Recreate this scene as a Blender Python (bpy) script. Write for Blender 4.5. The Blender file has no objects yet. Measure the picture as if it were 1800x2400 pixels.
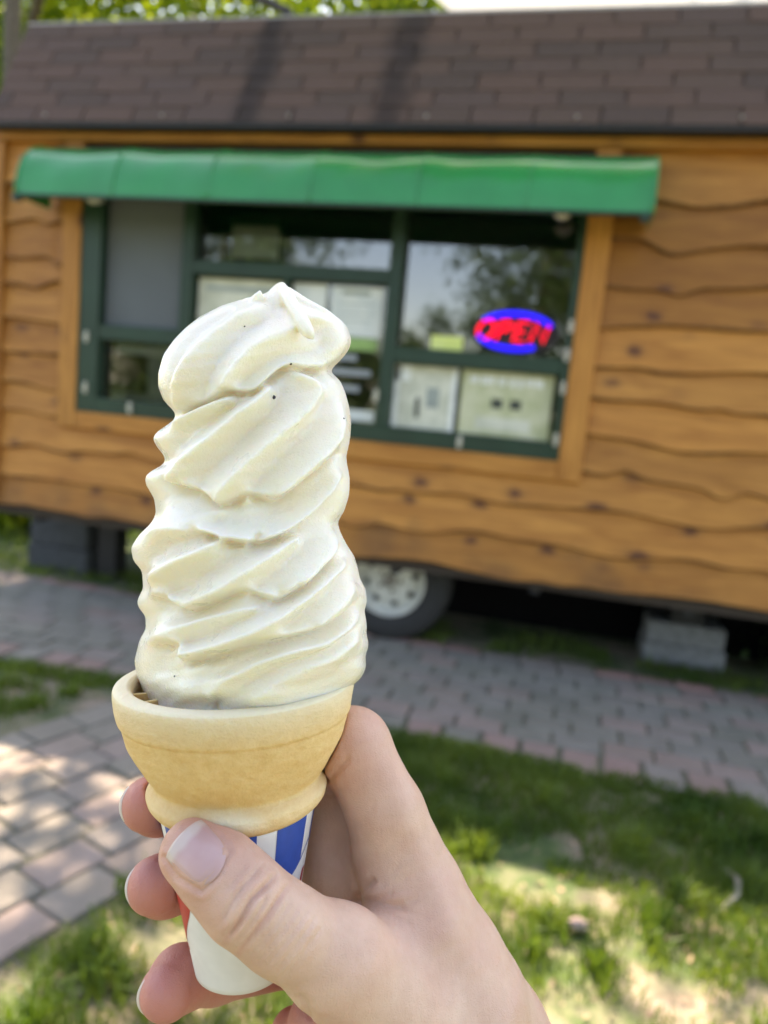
import bpy, math, random
import numpy as np
from mathutils import Matrix, Vector

rng = np.random.default_rng(7)
random.seed(7)
SC = bpy.context.scene
COL = SC.collection
R_ = math.radians

# ------------------------------------------------------------------ camera
CAM_H = 1.42
FPX = 1800.0            # focal length in photo pixels (photo 1800 x 2400)
YAW, PITCH, ROLL = R_(13.45), R_(8.0), R_(5.3)
def cam_basis():
    f = np.array([-math.sin(YAW) * math.cos(PITCH), math.cos(YAW) * math.cos(PITCH), -math.sin(PITCH)])
    r0 = np.cross(f, [0, 0, 1.0]); r0 /= np.linalg.norm(r0)
    u0 = np.cross(r0, f)
    r = r0 * math.cos(ROLL) + u0 * math.sin(ROLL)
    u = -r0 * math.sin(ROLL) + u0 * math.cos(ROLL)
    return r, u, f
CR, CU, CF = cam_basis()
CAMP = np.array([0, 0, CAM_H])
cam_d = bpy.data.cameras.new("camera")
cam = bpy.data.objects.new("camera", cam_d)
COL.objects.link(cam)
m = Matrix.Identity(4)
for i in range(3):
    m[i][0] = CR[i]; m[i][1] = CU[i]; m[i][2] = -CF[i]; m[i][3] = CAMP[i]
cam.matrix_world = m
cam_d.sensor_fit = 'VERTICAL'
cam_d.sensor_height = 36.0
cam_d.lens = FPX / 2400.0 * 36.0
cam_d.clip_start = 0.01
cam_d.clip_end = 900.0
cam_d.dof.use_dof = True
cam_d.dof.focus_distance = 0.188
cam_d.dof.aperture_fstop = 11.5
SC.camera = cam

# ------------------------------------------------------------------ light
SUN = np.array([-0.70, 2.04, 3.52]); SUN = SUN / np.linalg.norm(SUN)
SUN_EL = math.asin(SUN[2]); SUN_AZ = math.atan2(SUN[0], SUN[1])
world = bpy.data.worlds.new("World"); SC.world = world
world.use_nodes = True
wn = world.node_tree; wn.nodes.clear()
sky = wn.nodes.new("ShaderNodeTexSky"); sky.sky_type = 'NISHITA'
sky.sun_disc = False
sky.sun_elevation = SUN_EL; sky.sun_rotation = SUN_AZ
sky.altitude = 200; sky.air_density = 1.0; sky.dust_density = 1.2; sky.ozone_density = 1.0
bg = wn.nodes.new("ShaderNodeBackground"); bg.inputs[1].default_value = 0.15
wo = wn.nodes.new("ShaderNodeOutputWorld")
wn.links.new(sky.outputs[0], bg.inputs[0]); wn.links.new(bg.outputs[0], wo.inputs[0])
sun_d = bpy.data.lights.new("sun", 'SUN'); sun_d.energy = 4.3; sun_d.angle = R_(0.53); sun_d.color = (1.0, 0.95, 0.87)
sun = bpy.data.objects.new("sun", sun_d); COL.objects.link(sun)
sun.rotation_euler = Vector(SUN).to_track_quat('Z', 'Y').to_euler()
SC.view_settings.view_transform = 'Standard'; SC.view_settings.look = 'None'
SC.view_settings.gamma = 1.0; SC.view_settings.use_curve_mapping = False
SC.view_settings.exposure = 2.1
SC.view_settings.use_white_balance = True
SC.view_settings.white_balance_temperature = 8300
SC.view_settings.white_balance_tint = 17
SC.render.engine = 'CYCLES'
SC.cycles.use_denoising = True
SC.cycles.max_bounces = 10; SC.cycles.transparent_max_bounces = 24
SC.cycles.sample_clamp_indirect = 8.0

# ------------------------------------------------------------------ helpers
def link(o, parent=None):
    COL.objects.link(o)
    if parent is not None: o.parent = parent
    return o
def tag(o, label=None, cat=None, group=None, kind=None):
    if label: o["label"] = label
    if cat: o["category"] = cat
    if group: o["group"] = group
    if kind: o["kind"] = kind
    return o
def empty(name, loc=(0, 0, 0)):
    o = bpy.data.objects.new(name, None); o.empty_display_size = .05
    o.location = loc
    return link(o)
def mesh_obj(name, V, Fc, mat=None, parent=None, smooth=False):
    me = bpy.data.meshes.new(name)
    V = np.asarray(V, float)
    me.from_pydata(V.tolist(), [], [list(map(int, f)) for f in Fc])
    if mat: me.materials.append(mat)
    if smooth: me.polygons.foreach_set("use_smooth", [True] * len(me.polygons))
    me.update()
    o = bpy.data.objects.new(name, me)
    if parent is not None:
        link(o, parent)
        if parent.type == 'EMPTY': o.matrix_parent_inverse = Matrix.Translation(parent.location).inverted()
    else: link(o)
    return o
def big_mesh(name, V, Fq, mat=None, parent=None, smooth=False):
    """V (n,3) array, Fq (m,k) int array with constant k"""
    me = bpy.data.meshes.new(name)
    V = np.ascontiguousarray(V, np.float32); Fq = np.ascontiguousarray(Fq, np.int32)
    n, k = Fq.shape
    me.vertices.add(len(V)); me.vertices.foreach_set("co", V.ravel())
    me.loops.add(n * k); me.loops.foreach_set("vertex_index", Fq.ravel())
    me.polygons.add(n)
    me.polygons.foreach_set("loop_start", np.arange(0, n * k, k, dtype=np.int32))
    me.polygons.foreach_set("use_smooth", np.full(n, smooth))
    if mat: me.materials.append(mat)
    me.update(calc_edges=True); me.validate()
    o = bpy.data.objects.new(name, me)
    return link(o, parent)
class MB:
    def __init__(s): s.v = []; s.f = []
    def add(s, V, Fc):
        o = len(s.v); s.v += [tuple(map(float, p)) for p in V]; s.f += [[i + o for i in f] for f in Fc]; return s
    def box(s, x0, x1, y0, y1, z0, z1, bev=0.0):
        if bev <= 0:
            V = [(x, y, z) for z in (z0, z1) for y in (y0, y1) for x in (x0, x1)]
            return s.add(V, [(0, 2, 3, 1), (4, 5, 7, 6), (0, 1, 5, 4), (2, 6, 7, 3), (0, 4, 6, 2), (1, 3, 7, 5)])
        b = bev; V = []; idx = {}
        X = (x0, x1); Y = (y0, y1); Z = (z0, z1)
        for i in (0, 1):
            for j in (0, 1):
                for k in (0, 1):
                    sx = b if i == 0 else -b; sy = b if j == 0 else -b; sz = b if k == 0 else -b
                    idx[i, j, k] = len(V)
                    V += [(X[i], Y[j] + sy, Z[k] + sz), (X[i] + sx, Y[j], Z[k] + sz), (X[i] + sx, Y[j] + sy, Z[k])]
        def q(c, a): return idx[c] + a
        Fc = []
        for i in (0, 1):
            Fc.append([q((i, 0, 0), 0), q((i, 0, 1), 0), q((i, 1, 1), 0), q((i, 1, 0), 0)][::1 if i == 0 else -1])
            Fc.append([q((0, i, 0), 1), q((1, i, 0), 1), q((1, i, 1), 1), q((0, i, 1), 1)][::1 if i == 0 else -1])
            Fc.append([q((0, 0, i), 2), q((0, 1, i), 2), q((1, 1, i), 2), q((1, 0, i), 2)][::1 if i == 0 else -1])
        for a in (0, 1):
            for b_ in (0, 1):
                Fc.append([q((0, a, b_), 1), q((0, a, b_), 2), q((1, a, b_), 2), q((1, a, b_), 1)][::1 if a == b_ else -1])
                Fc.append([q((a, 0, b_), 0), q((a, 0, b_), 2), q((a, 1, b_), 2), q((a, 1, b_), 0)][::-1 if a == b_ else 1])
                Fc.append([q((a, b_, 0), 0), q((a, b_, 0), 1), q((a, b_, 1), 1), q((a, b_, 1), 0)][::1 if a == b_ else -1])
        for c in idx:
            Fc.append([idx[c], idx[c] + 1, idx[c] + 2][::1 if sum(c) % 2 else -1])
        return s.add(V, Fc)
    def tube(s, pts, rad, n=10, cap=True):
        pts = [np.array(p, float) for p in pts]
        if np.isscalar(rad): rad = [rad] * len(pts)
        rings = []; prev = None
        for i, p in enumerate(pts):
            t = pts[min(i + 1, len(pts) - 1)] - pts[max(i - 1, 0)]
            t = t / (np.linalg.norm(t) + 1e-12)
            if prev is None:
                a = np.array([0, 0, 1.0]) if abs(t[2]) < .9 else np.array([1.0, 0, 0])
                e1 = np.cross(t, a)
            else: e1 = prev - t * np.dot(prev, t)
            e1 /= np.linalg.norm(e1); e2 = np.cross(t, e1); prev = e1
            rings.append([p + rad[i] * (math.cos(2 * math.pi * k / n) * e1 + math.sin(2 * math.pi * k / n) * e2) for k in range(n)])
        V = [v for r in rings for v in r]; Fc = []
        for i in range(len(pts) - 1):
            for k in range(n):
                Fc.append((i * n + k, i * n + (k + 1) % n, (i + 1) * n + (k + 1) % n, (i + 1) * n + k))
        if cap: Fc += [tuple(range(n))[::-1], tuple(range((len(pts) - 1) * n, len(pts) * n))]
        return s.add(V, Fc)
    def lathe(s, prof, n=48, axis='z', center=(0, 0, 0), closed=False):
        V = []; Fc = []
        for (r, h) in prof:
            for k in range(n):
                a = 2 * math.pi * k / n
                if axis == 'z': V.append((center[0] + r * math.cos(a), center[1] + r * math.sin(a), center[2] + h))
                else: V.append((center[0] + r * math.cos(a), center[1] + h, center[2] + r * math.sin(a)))
        m_ = len(prof)
        for i in range(m_ if closed else m_ - 1):
            j = (i + 1) % m_
            for k in range(n):
                q = (i * n + k, i * n + (k + 1) % n, j * n + (k + 1) % n, j * n + k)
                Fc.append(q if axis == 'z' else q[::-1])
        return s.add(V, Fc)
    def build(s, name, mat=None, parent=None, smooth=False):
        return mesh_obj(name, s.v, s.f, mat, parent, smooth)

# ------------------------------------------------------------------ materials
def mat_new(name):
    m_ = bpy.data.materials.new(name); m_.use_nodes = True
    nt = m_.node_tree; nt.nodes.clear()
    out = nt.nodes.new("ShaderNodeOutputMaterial")
    p = nt.nodes.new("ShaderNodeBsdfPrincipled")
    nt.links.new(p.outputs[0], out.inputs[0])
    return m_, nt, p, out
def node(nt, t, **kw):
    n = nt.nodes.new(t)
    for k, v in kw.items():
        if k.startswith("i_"): n.inputs[k[2:]].default_value = v
        else: setattr(n, k, v)
    return n
def setin(p, **kw):
    for k, v in kw.items(): p.inputs[k.replace("_", " ")].default_value = v
def rgba(c): return (c[0], c[1], c[2], 1.0)
def noise_mix(nt, coord, scale, c1, c2, lo=.35, hi=.65, detail=5, rough=.55, dist=0.0):
    t = node(nt, "ShaderNodeTexNoise"); t.inputs["Scale"].default_value = scale
    t.inputs["Detail"].default_value = detail; t.inputs["Roughness"].default_value = rough; t.inputs["Distortion"].default_value = dist
    nt.links.new(coord, t.inputs["Vector"])
    r = node(nt, "ShaderNodeValToRGB"); r.color_ramp.elements[0].position = lo; r.color_ramp.elements[1].position = hi
    r.color_ramp.elements[0].color = rgba(c1); r.color_ramp.elements[1].color = rgba(c2)
    nt.links.new(t.outputs["Fac"], r.inputs[0])
    return r.outputs[0], t.outputs["Fac"]
def mapping(nt, src="Object", scale=(1, 1, 1)):
    tc = node(nt, "ShaderNodeTexCoord"); mp = node(nt, "ShaderNodeMapping")
    mp.inputs["Scale"].default_value = scale
    nt.links.new(tc.outputs[src], mp.inputs[0]); return mp.outputs[0]
def geo_pos(nt, scale=(1, 1, 1)):
    g = node(nt, "ShaderNodeNewGeometry"); mp = node(nt, "ShaderNodeMapping"); mp.inputs["Scale"].default_value = scale
    nt.links.new(g.outputs["Position"], mp.inputs[0]); return mp.outputs[0]
def mixc(nt, fac, a, b, mode='MIX'):
    n = node(nt, "ShaderNodeMix", data_type='RGBA', blend_type=mode)
    for sock, v in ((n.inputs[0], fac), (n.inputs[6], a), (n.inputs[7], b)):
        if hasattr(v, "is_linked") or hasattr(v, "links"): nt.links.new(v, sock)
        elif isinstance(v, (int, float)): sock.default_value = v
        else: sock.default_value = rgba(v)
    return n.outputs[2]
def ramp(nt, src, stops):
    r = node(nt, "ShaderNodeValToRGB"); e = r.color_ramp.elements
    e[0].position, e[0].color = stops[0][0], rgba(stops[0][1]); e[1].position, e[1].color = stops[-1][0], rgba(stops[-1][1])
    for p_, c in stops[1:-1]: x = e.new(p_); x.color = rgba(c)
    nt.links.new(src, r.inputs[0]); return r.outputs[0]
def bump(nt, p, h, strength=.3, dist=.002):
    b = node(nt, "ShaderNodeBump"); b.inputs["Strength"].default_value = strength; b.inputs["Distance"].default_value = dist
    nt.links.new(h, b.inputs["Height"]); nt.links.new(b.outputs[0], p.inputs["Normal"]); return b
def obj_rand(nt):
    return node(nt, "ShaderNodeObjectInfo").outputs["Random"]

def simple(name, col, rough=.6, metal=0.0, var=.15, scale=20, spec=.5):
    m_, nt, p, _ = mat_new(name)
    c, f = noise_mix(nt, geo_pos(nt), scale, tuple(x * (1 - var) for x in col), tuple(min(1, x * (1 + var)) for x in col), .3, .7)
    nt.links.new(c, p.inputs["Base Color"])
    setin(p, Roughness=rough, Metallic=metal); p.inputs["Specular IOR Level"].default_value = spec
    return m_

def wood_mat(name, dark=1.0, vertical=False):
    m_, nt, p, _ = mat_new(name)
    oi = node(nt, "ShaderNodeObjectInfo")
    comb = node(nt, "ShaderNodeCombineXYZ"); sc = node(nt, "ShaderNodeMath", operation='MULTIPLY'); sc.inputs[1].default_value = 37.0
    nt.links.new(oi.outputs["Random"], sc.inputs[0]); nt.links.new(sc.outputs[0], comb.inputs[0]); nt.links.new(sc.outputs[0], comb.inputs[2])
    g = node(nt, "ShaderNodeNewGeometry"); add = node(nt, "ShaderNodeVectorMath", operation='ADD')
    nt.links.new(g.outputs["Position"], add.inputs[0]); nt.links.new(comb.outputs[0], add.inputs[1])
    mp = node(nt, "ShaderNodeMapping"); mp.inputs["Scale"].default_value = (7, 7, 1.0) if vertical else (1.0, 7, 7)
    nt.links.new(add.outputs[0], mp.inputs[0])
    a = (.57 * dark, .255 * dark, .062 * dark); b = (.36 * dark, .138 * dark, .030 * dark)
    c1, f1 = noise_mix(nt, mp.outputs[0], 2.2, b, a, .3, .68, 6, .6, .8)
    mp2 = node(nt, "ShaderNodeMapping"); mp2.inputs["Scale"].default_value = (60, 60, 2.5) if vertical else (2.5, 60, 60)
    nt.links.new(add.outputs[0], mp2.inputs[0])
    c2, f2 = noise_mix(nt, mp2.outputs[0], 1.5, (.72, .66, .6), (1, 1, 1), .3, .62, 4, .6, .4)
    c = mixc(nt, .6, c1, c2, 'MULTIPLY')
    # per-board tint
    tint = ramp(nt, oi.outputs["Random"], [(0, (.68, .62, .55)), (.3, (.95, .90, .84)), (.65, (1.0, 1.0, 1.0)), (1, (1.2, 1.16, 1.12))])
    c = mixc(nt, 1.0, c, tint, 'MULTIPLY')
    # knots
    sx = node(nt, "ShaderNodeSeparateXYZ"); nt.links.new(add.outputs[0], sx.inputs[0])
    cx3 = node(nt, "ShaderNodeCombineXYZ"); nt.links.new(sx.outputs[0], cx3.inputs[0]); nt.links.new(sx.outputs[2], cx3.inputs[1])
    mp3 = node(nt, "ShaderNodeMapping"); mp3.inputs["Scale"].default_value = (3.4, 6.0, 1) if not vertical else (6.0, 3.4, 1)
    nt.links.new(cx3.outputs[0], mp3.inputs[0])
    v = node(nt, "ShaderNodeTexVoronoi", voronoi_dimensions='2D'); v.inputs["Scale"].default_value = 1.0; v.inputs["Randomness"].default_value = 1.0
    nz = node(nt, "ShaderNodeTexNoise"); nz.inputs["Scale"].default_value = 14
    nt.links.new(add.outputs[0], nz.inputs["Vector"])
    dv = mixc(nt, .12, mp3.outputs[0], nz.outputs["Color"], 'LINEAR_LIGHT')
    nt.links.new(dv, v.inputs["Vector"])
    k = ramp(nt, v.outputs["Distance"], [(0.0, (1, 1, 1)), (.09, (.9, .9, .9)), (.17, (.25, .25, .25)), (.30, (0, 0, 0))])
    sel = ramp(nt, v.outputs["Color"], [(0.60, (0, 0, 0)), (.75, (.9, .9, .9))])
    kk = mixc(nt, 1.0, k, sel, 'MULTIPLY')
    c = mixc(nt, kk, c, (.085 * dark, .026 * dark, .018 * dark))
    sz = node(nt, "ShaderNodeSeparateXYZ"); nt.links.new(g.outputs["Position"], sz.inputs[0])
    nw = node(nt, "ShaderNodeTexNoise"); nw.inputs["Scale"].default_value = 3.2; nw.inputs["Detail"].default_value = 6; nt.links.new(g.outputs["Position"], nw.inputs["Vector"])
    hz = node(nt, "ShaderNodeMapRange"); nt.links.new(sz.outputs[2], hz.inputs[0]); hz.inputs[1].default_value = 1.0; hz.inputs[2].default_value = .5; hz.inputs[3].default_value = -.25; hz.inputs[4].default_value = .22
    ws = node(nt, "ShaderNodeMath", operation='ADD'); nt.links.new(nw.outputs["Fac"], ws.inputs[0]); nt.links.new(hz.outputs[0], ws.inputs[1])
    wf = node(nt, "ShaderNodeMapRange"); nt.links.new(ws.outputs[0], wf.inputs[0]); wf.inputs[1].default_value = .52; wf.inputs[2].default_value = .75; wf.inputs[3].default_value = 0; wf.inputs[4].default_value = .6
    c = mixc(nt, wf.outputs[0], c, (.16, .075, .03))
    nt.links.new(c, p.inputs["Base Color"])
    setin(p, Roughness=.58); p.inputs["Specular IOR Level"].default_value = .35
    bump(nt, p, f2, .25, .003)
    return m_

M = {}
M['wood'] = wood_mat("stained_wood")
M['dark_edge'] = simple("waney_dark_edge", (.17, .078, .030), .85, var=.5, scale=40)  # dark brown for the strip along each board's lower edge
M['wood_v'] = wood_mat("stained_wood_vertical", 1.0, True)
M['wood_dark'] = simple("dark_wood", (.05, .035, .025), .8)
M['green_paint'] = simple("dark_green_paint", (.009, .038, .022), .45, var=.2, scale=4)
M['black_metal'] = simple("black_metal", (.012, .012, .014), .6)
M['tyre'] = simple("tyre_rubber", (.028, .028, .028), .8)
M['white_metal'] = simple("white_wheel_paint", (.66, .66, .60), .4, var=.12, scale=14)
M['hub_metal'] = simple("dull_hub_metal", (.30, .27, .23), .45, .6)
M['lamp_white'] = simple("lamp_housing", (.72, .70, .60), .4)
M['clip'] = simple("pale_latch", (.50, .48, .42), .4, .3)
M['interior'] = simple("interior_paint", (.10, .11, .12), .7)
M['interior_grey'] = simple("interior_grey_panel", (.30, .33, .36), .6, var=.08, scale=3)
M['flashing'] = simple("roof_flashing", (.34, .30, .28), .45, .2)
M['shade_black'] = simple("underside_shade_black", (.004, .004, .005), .9, spec=.1)  # near-black colour standing in for the shade under the trailer
M['stone'] = simple("pale_stone", (.36, .26, .22), .8)
M['stick'] = simple("dry_stick", (.34, .29, .25), .8)

def shingle_mat():
    m_, nt, p, _ = mat_new("asphalt_shingle")
    pos = geo_pos(nt)
    c, f = noise_mix(nt, pos, 260, (.060, .038, .031), (.145, .096, .080), .3, .7, 3)
    t = ramp(nt, obj_rand(nt), [(0, (.80, .80, .83)), (.35, (1.0, .96, .95)), (.7, (1.12, 1.0, .97)), (1, (.95, .93, .98))])
    c = mixc(nt, 1.0, c, t, 'MULTIPLY')
    # two darker streaks that run down the slope below the roof-edge fittings
    g = node(nt, "ShaderNodeSeparateXYZ"); nt.links.new(pos, g.inputs[0])
    nz = node(nt, "ShaderNodeTexNoise"); nz.inputs["Scale"].default_value = 5.0; nt.links.new(pos, nz.inputs["Vector"])
    fac = None
    for x0 in (-1.93, -1.14):
        a = node(nt, "ShaderNodeMath", operation='SUBTRACT'); nt.links.new(g.outputs[0], a.inputs[0]); a.inputs[1].default_value = x0
        b = node(nt, "ShaderNodeMath", operation='MULTIPLY_ADD'); nt.links.new(nz.outputs["Fac"], b.inputs[0]); b.inputs[1].default_value = .16
        nt.links.new(a.outputs[0], b.inputs[2])
        s_ = node(nt, "ShaderNodeMath", operation='SUBTRACT'); nt.links.new(b.outputs[0], s_.inputs[0]); s_.inputs[1].default_value = .08
        d = node(nt, "ShaderNodeMath", operation='ABSOLUTE'); nt.links.new(s_.outputs[0], d.inputs[0])
        r = node(nt, "ShaderNodeMapRange"); r.interpolation_type = 'SMOOTHSTEP'
        nt.links.new(d.outputs[0], r.inputs[0]); r.inputs[1].default_value = .14; r.inputs[2].default_value = .02
        if fac is None: fac = r.outputs[0]
        else:
            mx = node(nt, "ShaderNodeMath", operation='MAXIMUM'); nt.links.new(fac, mx.inputs[0]); nt.links.new(r.outputs[0], mx.inputs[1]); fac = mx.outputs[0]
    c = mixc(nt, fac, c, mixc(nt, 1.0, c, (.42, .44, .48), 'MULTIPLY'))
    nt.links.new(c, p.inputs["Base Color"]); setin(p, Roughness=.85); p.inputs["Specular IOR Level"].default_value = .3
    bump(nt, p, f, .4, .002)
    return m_
M['shingle'] = shingle_mat()

def awning_mat():
    m_, nt, p, _ = mat_new("green_vinyl")
    pos = geo_pos(nt)
    c, f = noise_mix(nt, pos, 3.0, (.002, .21, .055), (.004, .27, .075), .3, .7)
    nt.links.new(c, p.inputs["Base Color"]); setin(p, Roughness=.35)
    p.inputs["Specular IOR Level"].default_value = .15
    p.inputs["Coat Weight"].default_value = .6; p.inputs["Coat Roughness"].default_value = .03; p.inputs["Coat IOR"].default_value = 1.6
    t = node(nt, "ShaderNodeTexNoise"); t.inputs["Scale"].default_value = 4.0; t.inputs["Detail"].default_value = 2
    nt.links.new(pos, t.inputs["Vector"]); bump(nt, p, t.outputs["Fac"], .35, .03)
    return m_
M['awning'] = awning_mat()

def glass_mat():
    m_, nt, p, out = mat_new("window_glass"); nt.nodes.remove(p)
    tr = node(nt, "ShaderNodeBsdfTransparent"); tr.inputs[0].default_value = (.86, .90, .88, 1)
    gl = node(nt, "ShaderNodeBsdfGlossy"); gl.inputs["Roughness"].default_value = .03
    t = node(nt, "ShaderNodeTexNoise"); t.inputs["Scale"].default_value = 1.6; t.inputs["Detail"].default_value = 1
    nt.links.new(geo_pos(nt), t.inputs["Vector"])
    b = node(nt, "ShaderNodeBump"); b.inputs["Strength"].default_value = .05; b.inputs["Distance"].default_value = .02
    nt.links.new(t.outputs["Fac"], b.inputs["Height"]); nt.links.new(b.outputs[0], gl.inputs["Normal"])
    fr = node(nt, "ShaderNodeFresnel"); fr.inputs[0].default_value = 2.6
    mx = node(nt, "ShaderNodeMixShader")
    nt.links.new(fr.outputs[0], mx.inputs[0]); nt.links.new(tr.outputs[0], mx.inputs[1]); nt.links.new(gl.outputs[0], mx.inputs[2])
    nt.links.new(mx.outputs[0], out.inputs[0])
    return m_
M['glass'] = glass_mat()

def emit_mat(name, col, s):
    m_, nt, p, _ = mat_new(name)
    setin(p, Roughness=.4); p.inputs["Base Color"].default_value = rgba(col)
    p.inputs["Emission Color"].default_value = rgba(col); p.inputs["Emission Strength"].default_value = s
    return m_
M['neon_red'] = emit_mat("neon_red", (1.0, .006, .03), .42)
M['neon_blue'] = emit_mat("neon_blue", (.003, .003, 1.0), .45)

def leaf_mat(name, c1, c2, trans=.5):
    m_, nt, p, out = mat_new(name)
    nz, f = noise_mix(nt, geo_pos(nt), 2.2, c1, c2, .35, .65, 3)
    nt.links.new(nz, p.inputs["Base Color"]); setin(p, Roughness=.5); p.inputs["Specular IOR Level"].default_value = .4
    tr = node(nt, "ShaderNodeBsdfTranslucent")
    tc = mixc(nt, 1.0, nz, (1.5, 1.35, .5), 'MULTIPLY'); nt.links.new(tc, tr.inputs[0])
    mx = node(nt, "ShaderNodeMixShader"); mx.inputs[0].default_value = trans
    nt.links.new(p.outputs[0], mx.inputs[1]); nt.links.new(tr.outputs[0], mx.inputs[2]); nt.links.new(mx.outputs[0], out.inputs[0])
    return m_
M['leaf'] = leaf_mat("tree_leaf", (.11, .20, .028), (.22, .30, .055), .72)
M['leaf_dark'] = leaf_mat("dark_tree_leaf", (.035, .075, .020), (.07, .12, .03), .35)
M['grass'] = leaf_mat("grass_blade", (.05, .115, .020), (.155, .23, .048), .5)
M['bark'] = simple("bark", (.12, .095, .075), .9, var=.35, scale=30)

def ground_mat():
    m_, nt, p, _ = mat_new("soil_and_lawn")
    pos = geo_pos(nt)
    c1, f1 = noise_mix(nt, pos, 55, (.16, .12, .09), (.46, .36, .275), .3, .7, 6)
    c2, f2 = noise_mix(nt, pos, 18, (.035, .07, .02), (.09, .13, .04), .3, .7, 6)
    _, f3 = noise_mix(nt, pos, 2.3, (0, 0, 0), (1, 1, 1), .4, .6, 6)
    s = ramp(nt, f3, [(.42, (0, 0, 0)), (.62, (1, 1, 1))])
    c = mixc(nt, s, c2, c1)
    # far lawn is closed turf
    g = node(nt, "ShaderNodeVectorMath", operation='LENGTH'); nt.links.new(pos, g.inputs[0])
    r = node(nt, "ShaderNodeMapRange"); nt.links.new(g.outputs["Value"], r.inputs[0]); r.inputs[1].default_value = 4.5; r.inputs[2].default_value = 7
    c = mixc(nt, r.outputs[0], c, c2)
    nt.links.new(c, p.inputs["Base Color"]); setin(p, Roughness=.95)
    bump(nt, p, f1, .5, .01)
    return m_
M['ground'] = ground_mat()

def paver_mat():
    m_, nt, p, _ = mat_new("concrete_paver")
    pos = geo_pos(nt)
    c, f = noise_mix(nt, pos, 70, (.78, .78, .78), (1.1, 1.1, 1.1), .25, .75, 6, .65)
    c3, f3 = noise_mix(nt, pos, 5, (.82, .83, .80), (1.08, 1.06, 1.06), .3, .7, 4)
    base = ramp(nt, obj_rand(nt), [(0, (.235, .235, .205)), (.3, (.30, .295, .26)), (.55, (.27, .265, .24)), (.78, (.315, .28, .255)), (.9, (.345, .285, .26)), (1, (.29, .29, .25))])
    base = mixc(nt, 1.0, base, (.97, .91, .86), 'MULTIPLY')
    c = mixc(nt, 1.0, base, c, 'MULTIPLY'); c = mixc(nt, 1.0, c, c3, 'MULTIPLY')
    at = node(nt, "ShaderNodeAttribute", attribute_type='OBJECT', attribute_name='red_tint')
    c = mixc(nt, at.outputs["Fac"], c, (.40, .21, .18))
    nt.links.new(c, p.inputs["Base Color"]); setin(p, Roughness=.85); p.inputs["Specular IOR Level"].default_value = .3
    bump(nt, p, f, .35, .003)
    return m_
M['paver'] = paver_mat()
M['bed'] = simple("joint_sand_moss", (.13, .13, .085), .95, var=.4, scale=30)
M['concrete'] = simple("grey_block", (.20, .215, .235), .9, var=.25, scale=25)
M['concrete_dark'] = simple("dark_stained_block", (.055, .062, .068), .9, var=.3, scale=25)

def paper_mat(name, col, col2, scale):
    m_, nt, p, _ = mat_new(name)
    c, f = noise_mix(nt, geo_pos(nt), scale, col, col2, .42, .58, 2)
    nt.links.new(c, p.inputs["Base Color"]); setin(p, Roughness=.6); return m_
M['paper_white'] = paper_mat("white_sheet", (.66, .70, .70), (.76, .78, .76), 6)
M['paper_pale'] = paper_mat("pale_poster", (.55, .56, .46), (.68, .68, .58), 9)
M['paper_olive'] = paper_mat("olive_poster", (.48, .50, .30), (.60, .60, .42), 9)
M['paper_yellow'] = paper_mat("yellow_note", (.72, .80, .25), (.80, .86, .34), 6)
M['ink_dark'] = simple("dark_print", (.05, .06, .05), .6)
M['ink_grey'] = simple("grey_print", (.32, .36, .34), .6)
M['ink_white'] = simple("white_print", (.80, .82, .80), .6)
M['ink_green'] = simple("green_print", (.26, .42, .14), .6)
M['white_plastic'] = None

def trans_white():
    m_, nt, p, out = mat_new("white_translucent_sheet")
    p.inputs["Base Color"].default_value = (.85, .86, .86, 1); setin(p, Roughness=.4)
    tr = node(nt, "ShaderNodeBsdfTranslucent"); tr.inputs[0].default_value = (.9, .92, .92, 1)
    mx = node(nt, "ShaderNodeMixShader"); mx.inputs[0].default_value = .7
    nt.links.new(p.outputs[0], mx.inputs[1]); nt.links.new(tr.outputs[0], mx.inputs[2]); nt.links.new(mx.outputs[0], out.inputs[0])
    return m_
M['sheet'] = trans_white()

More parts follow.
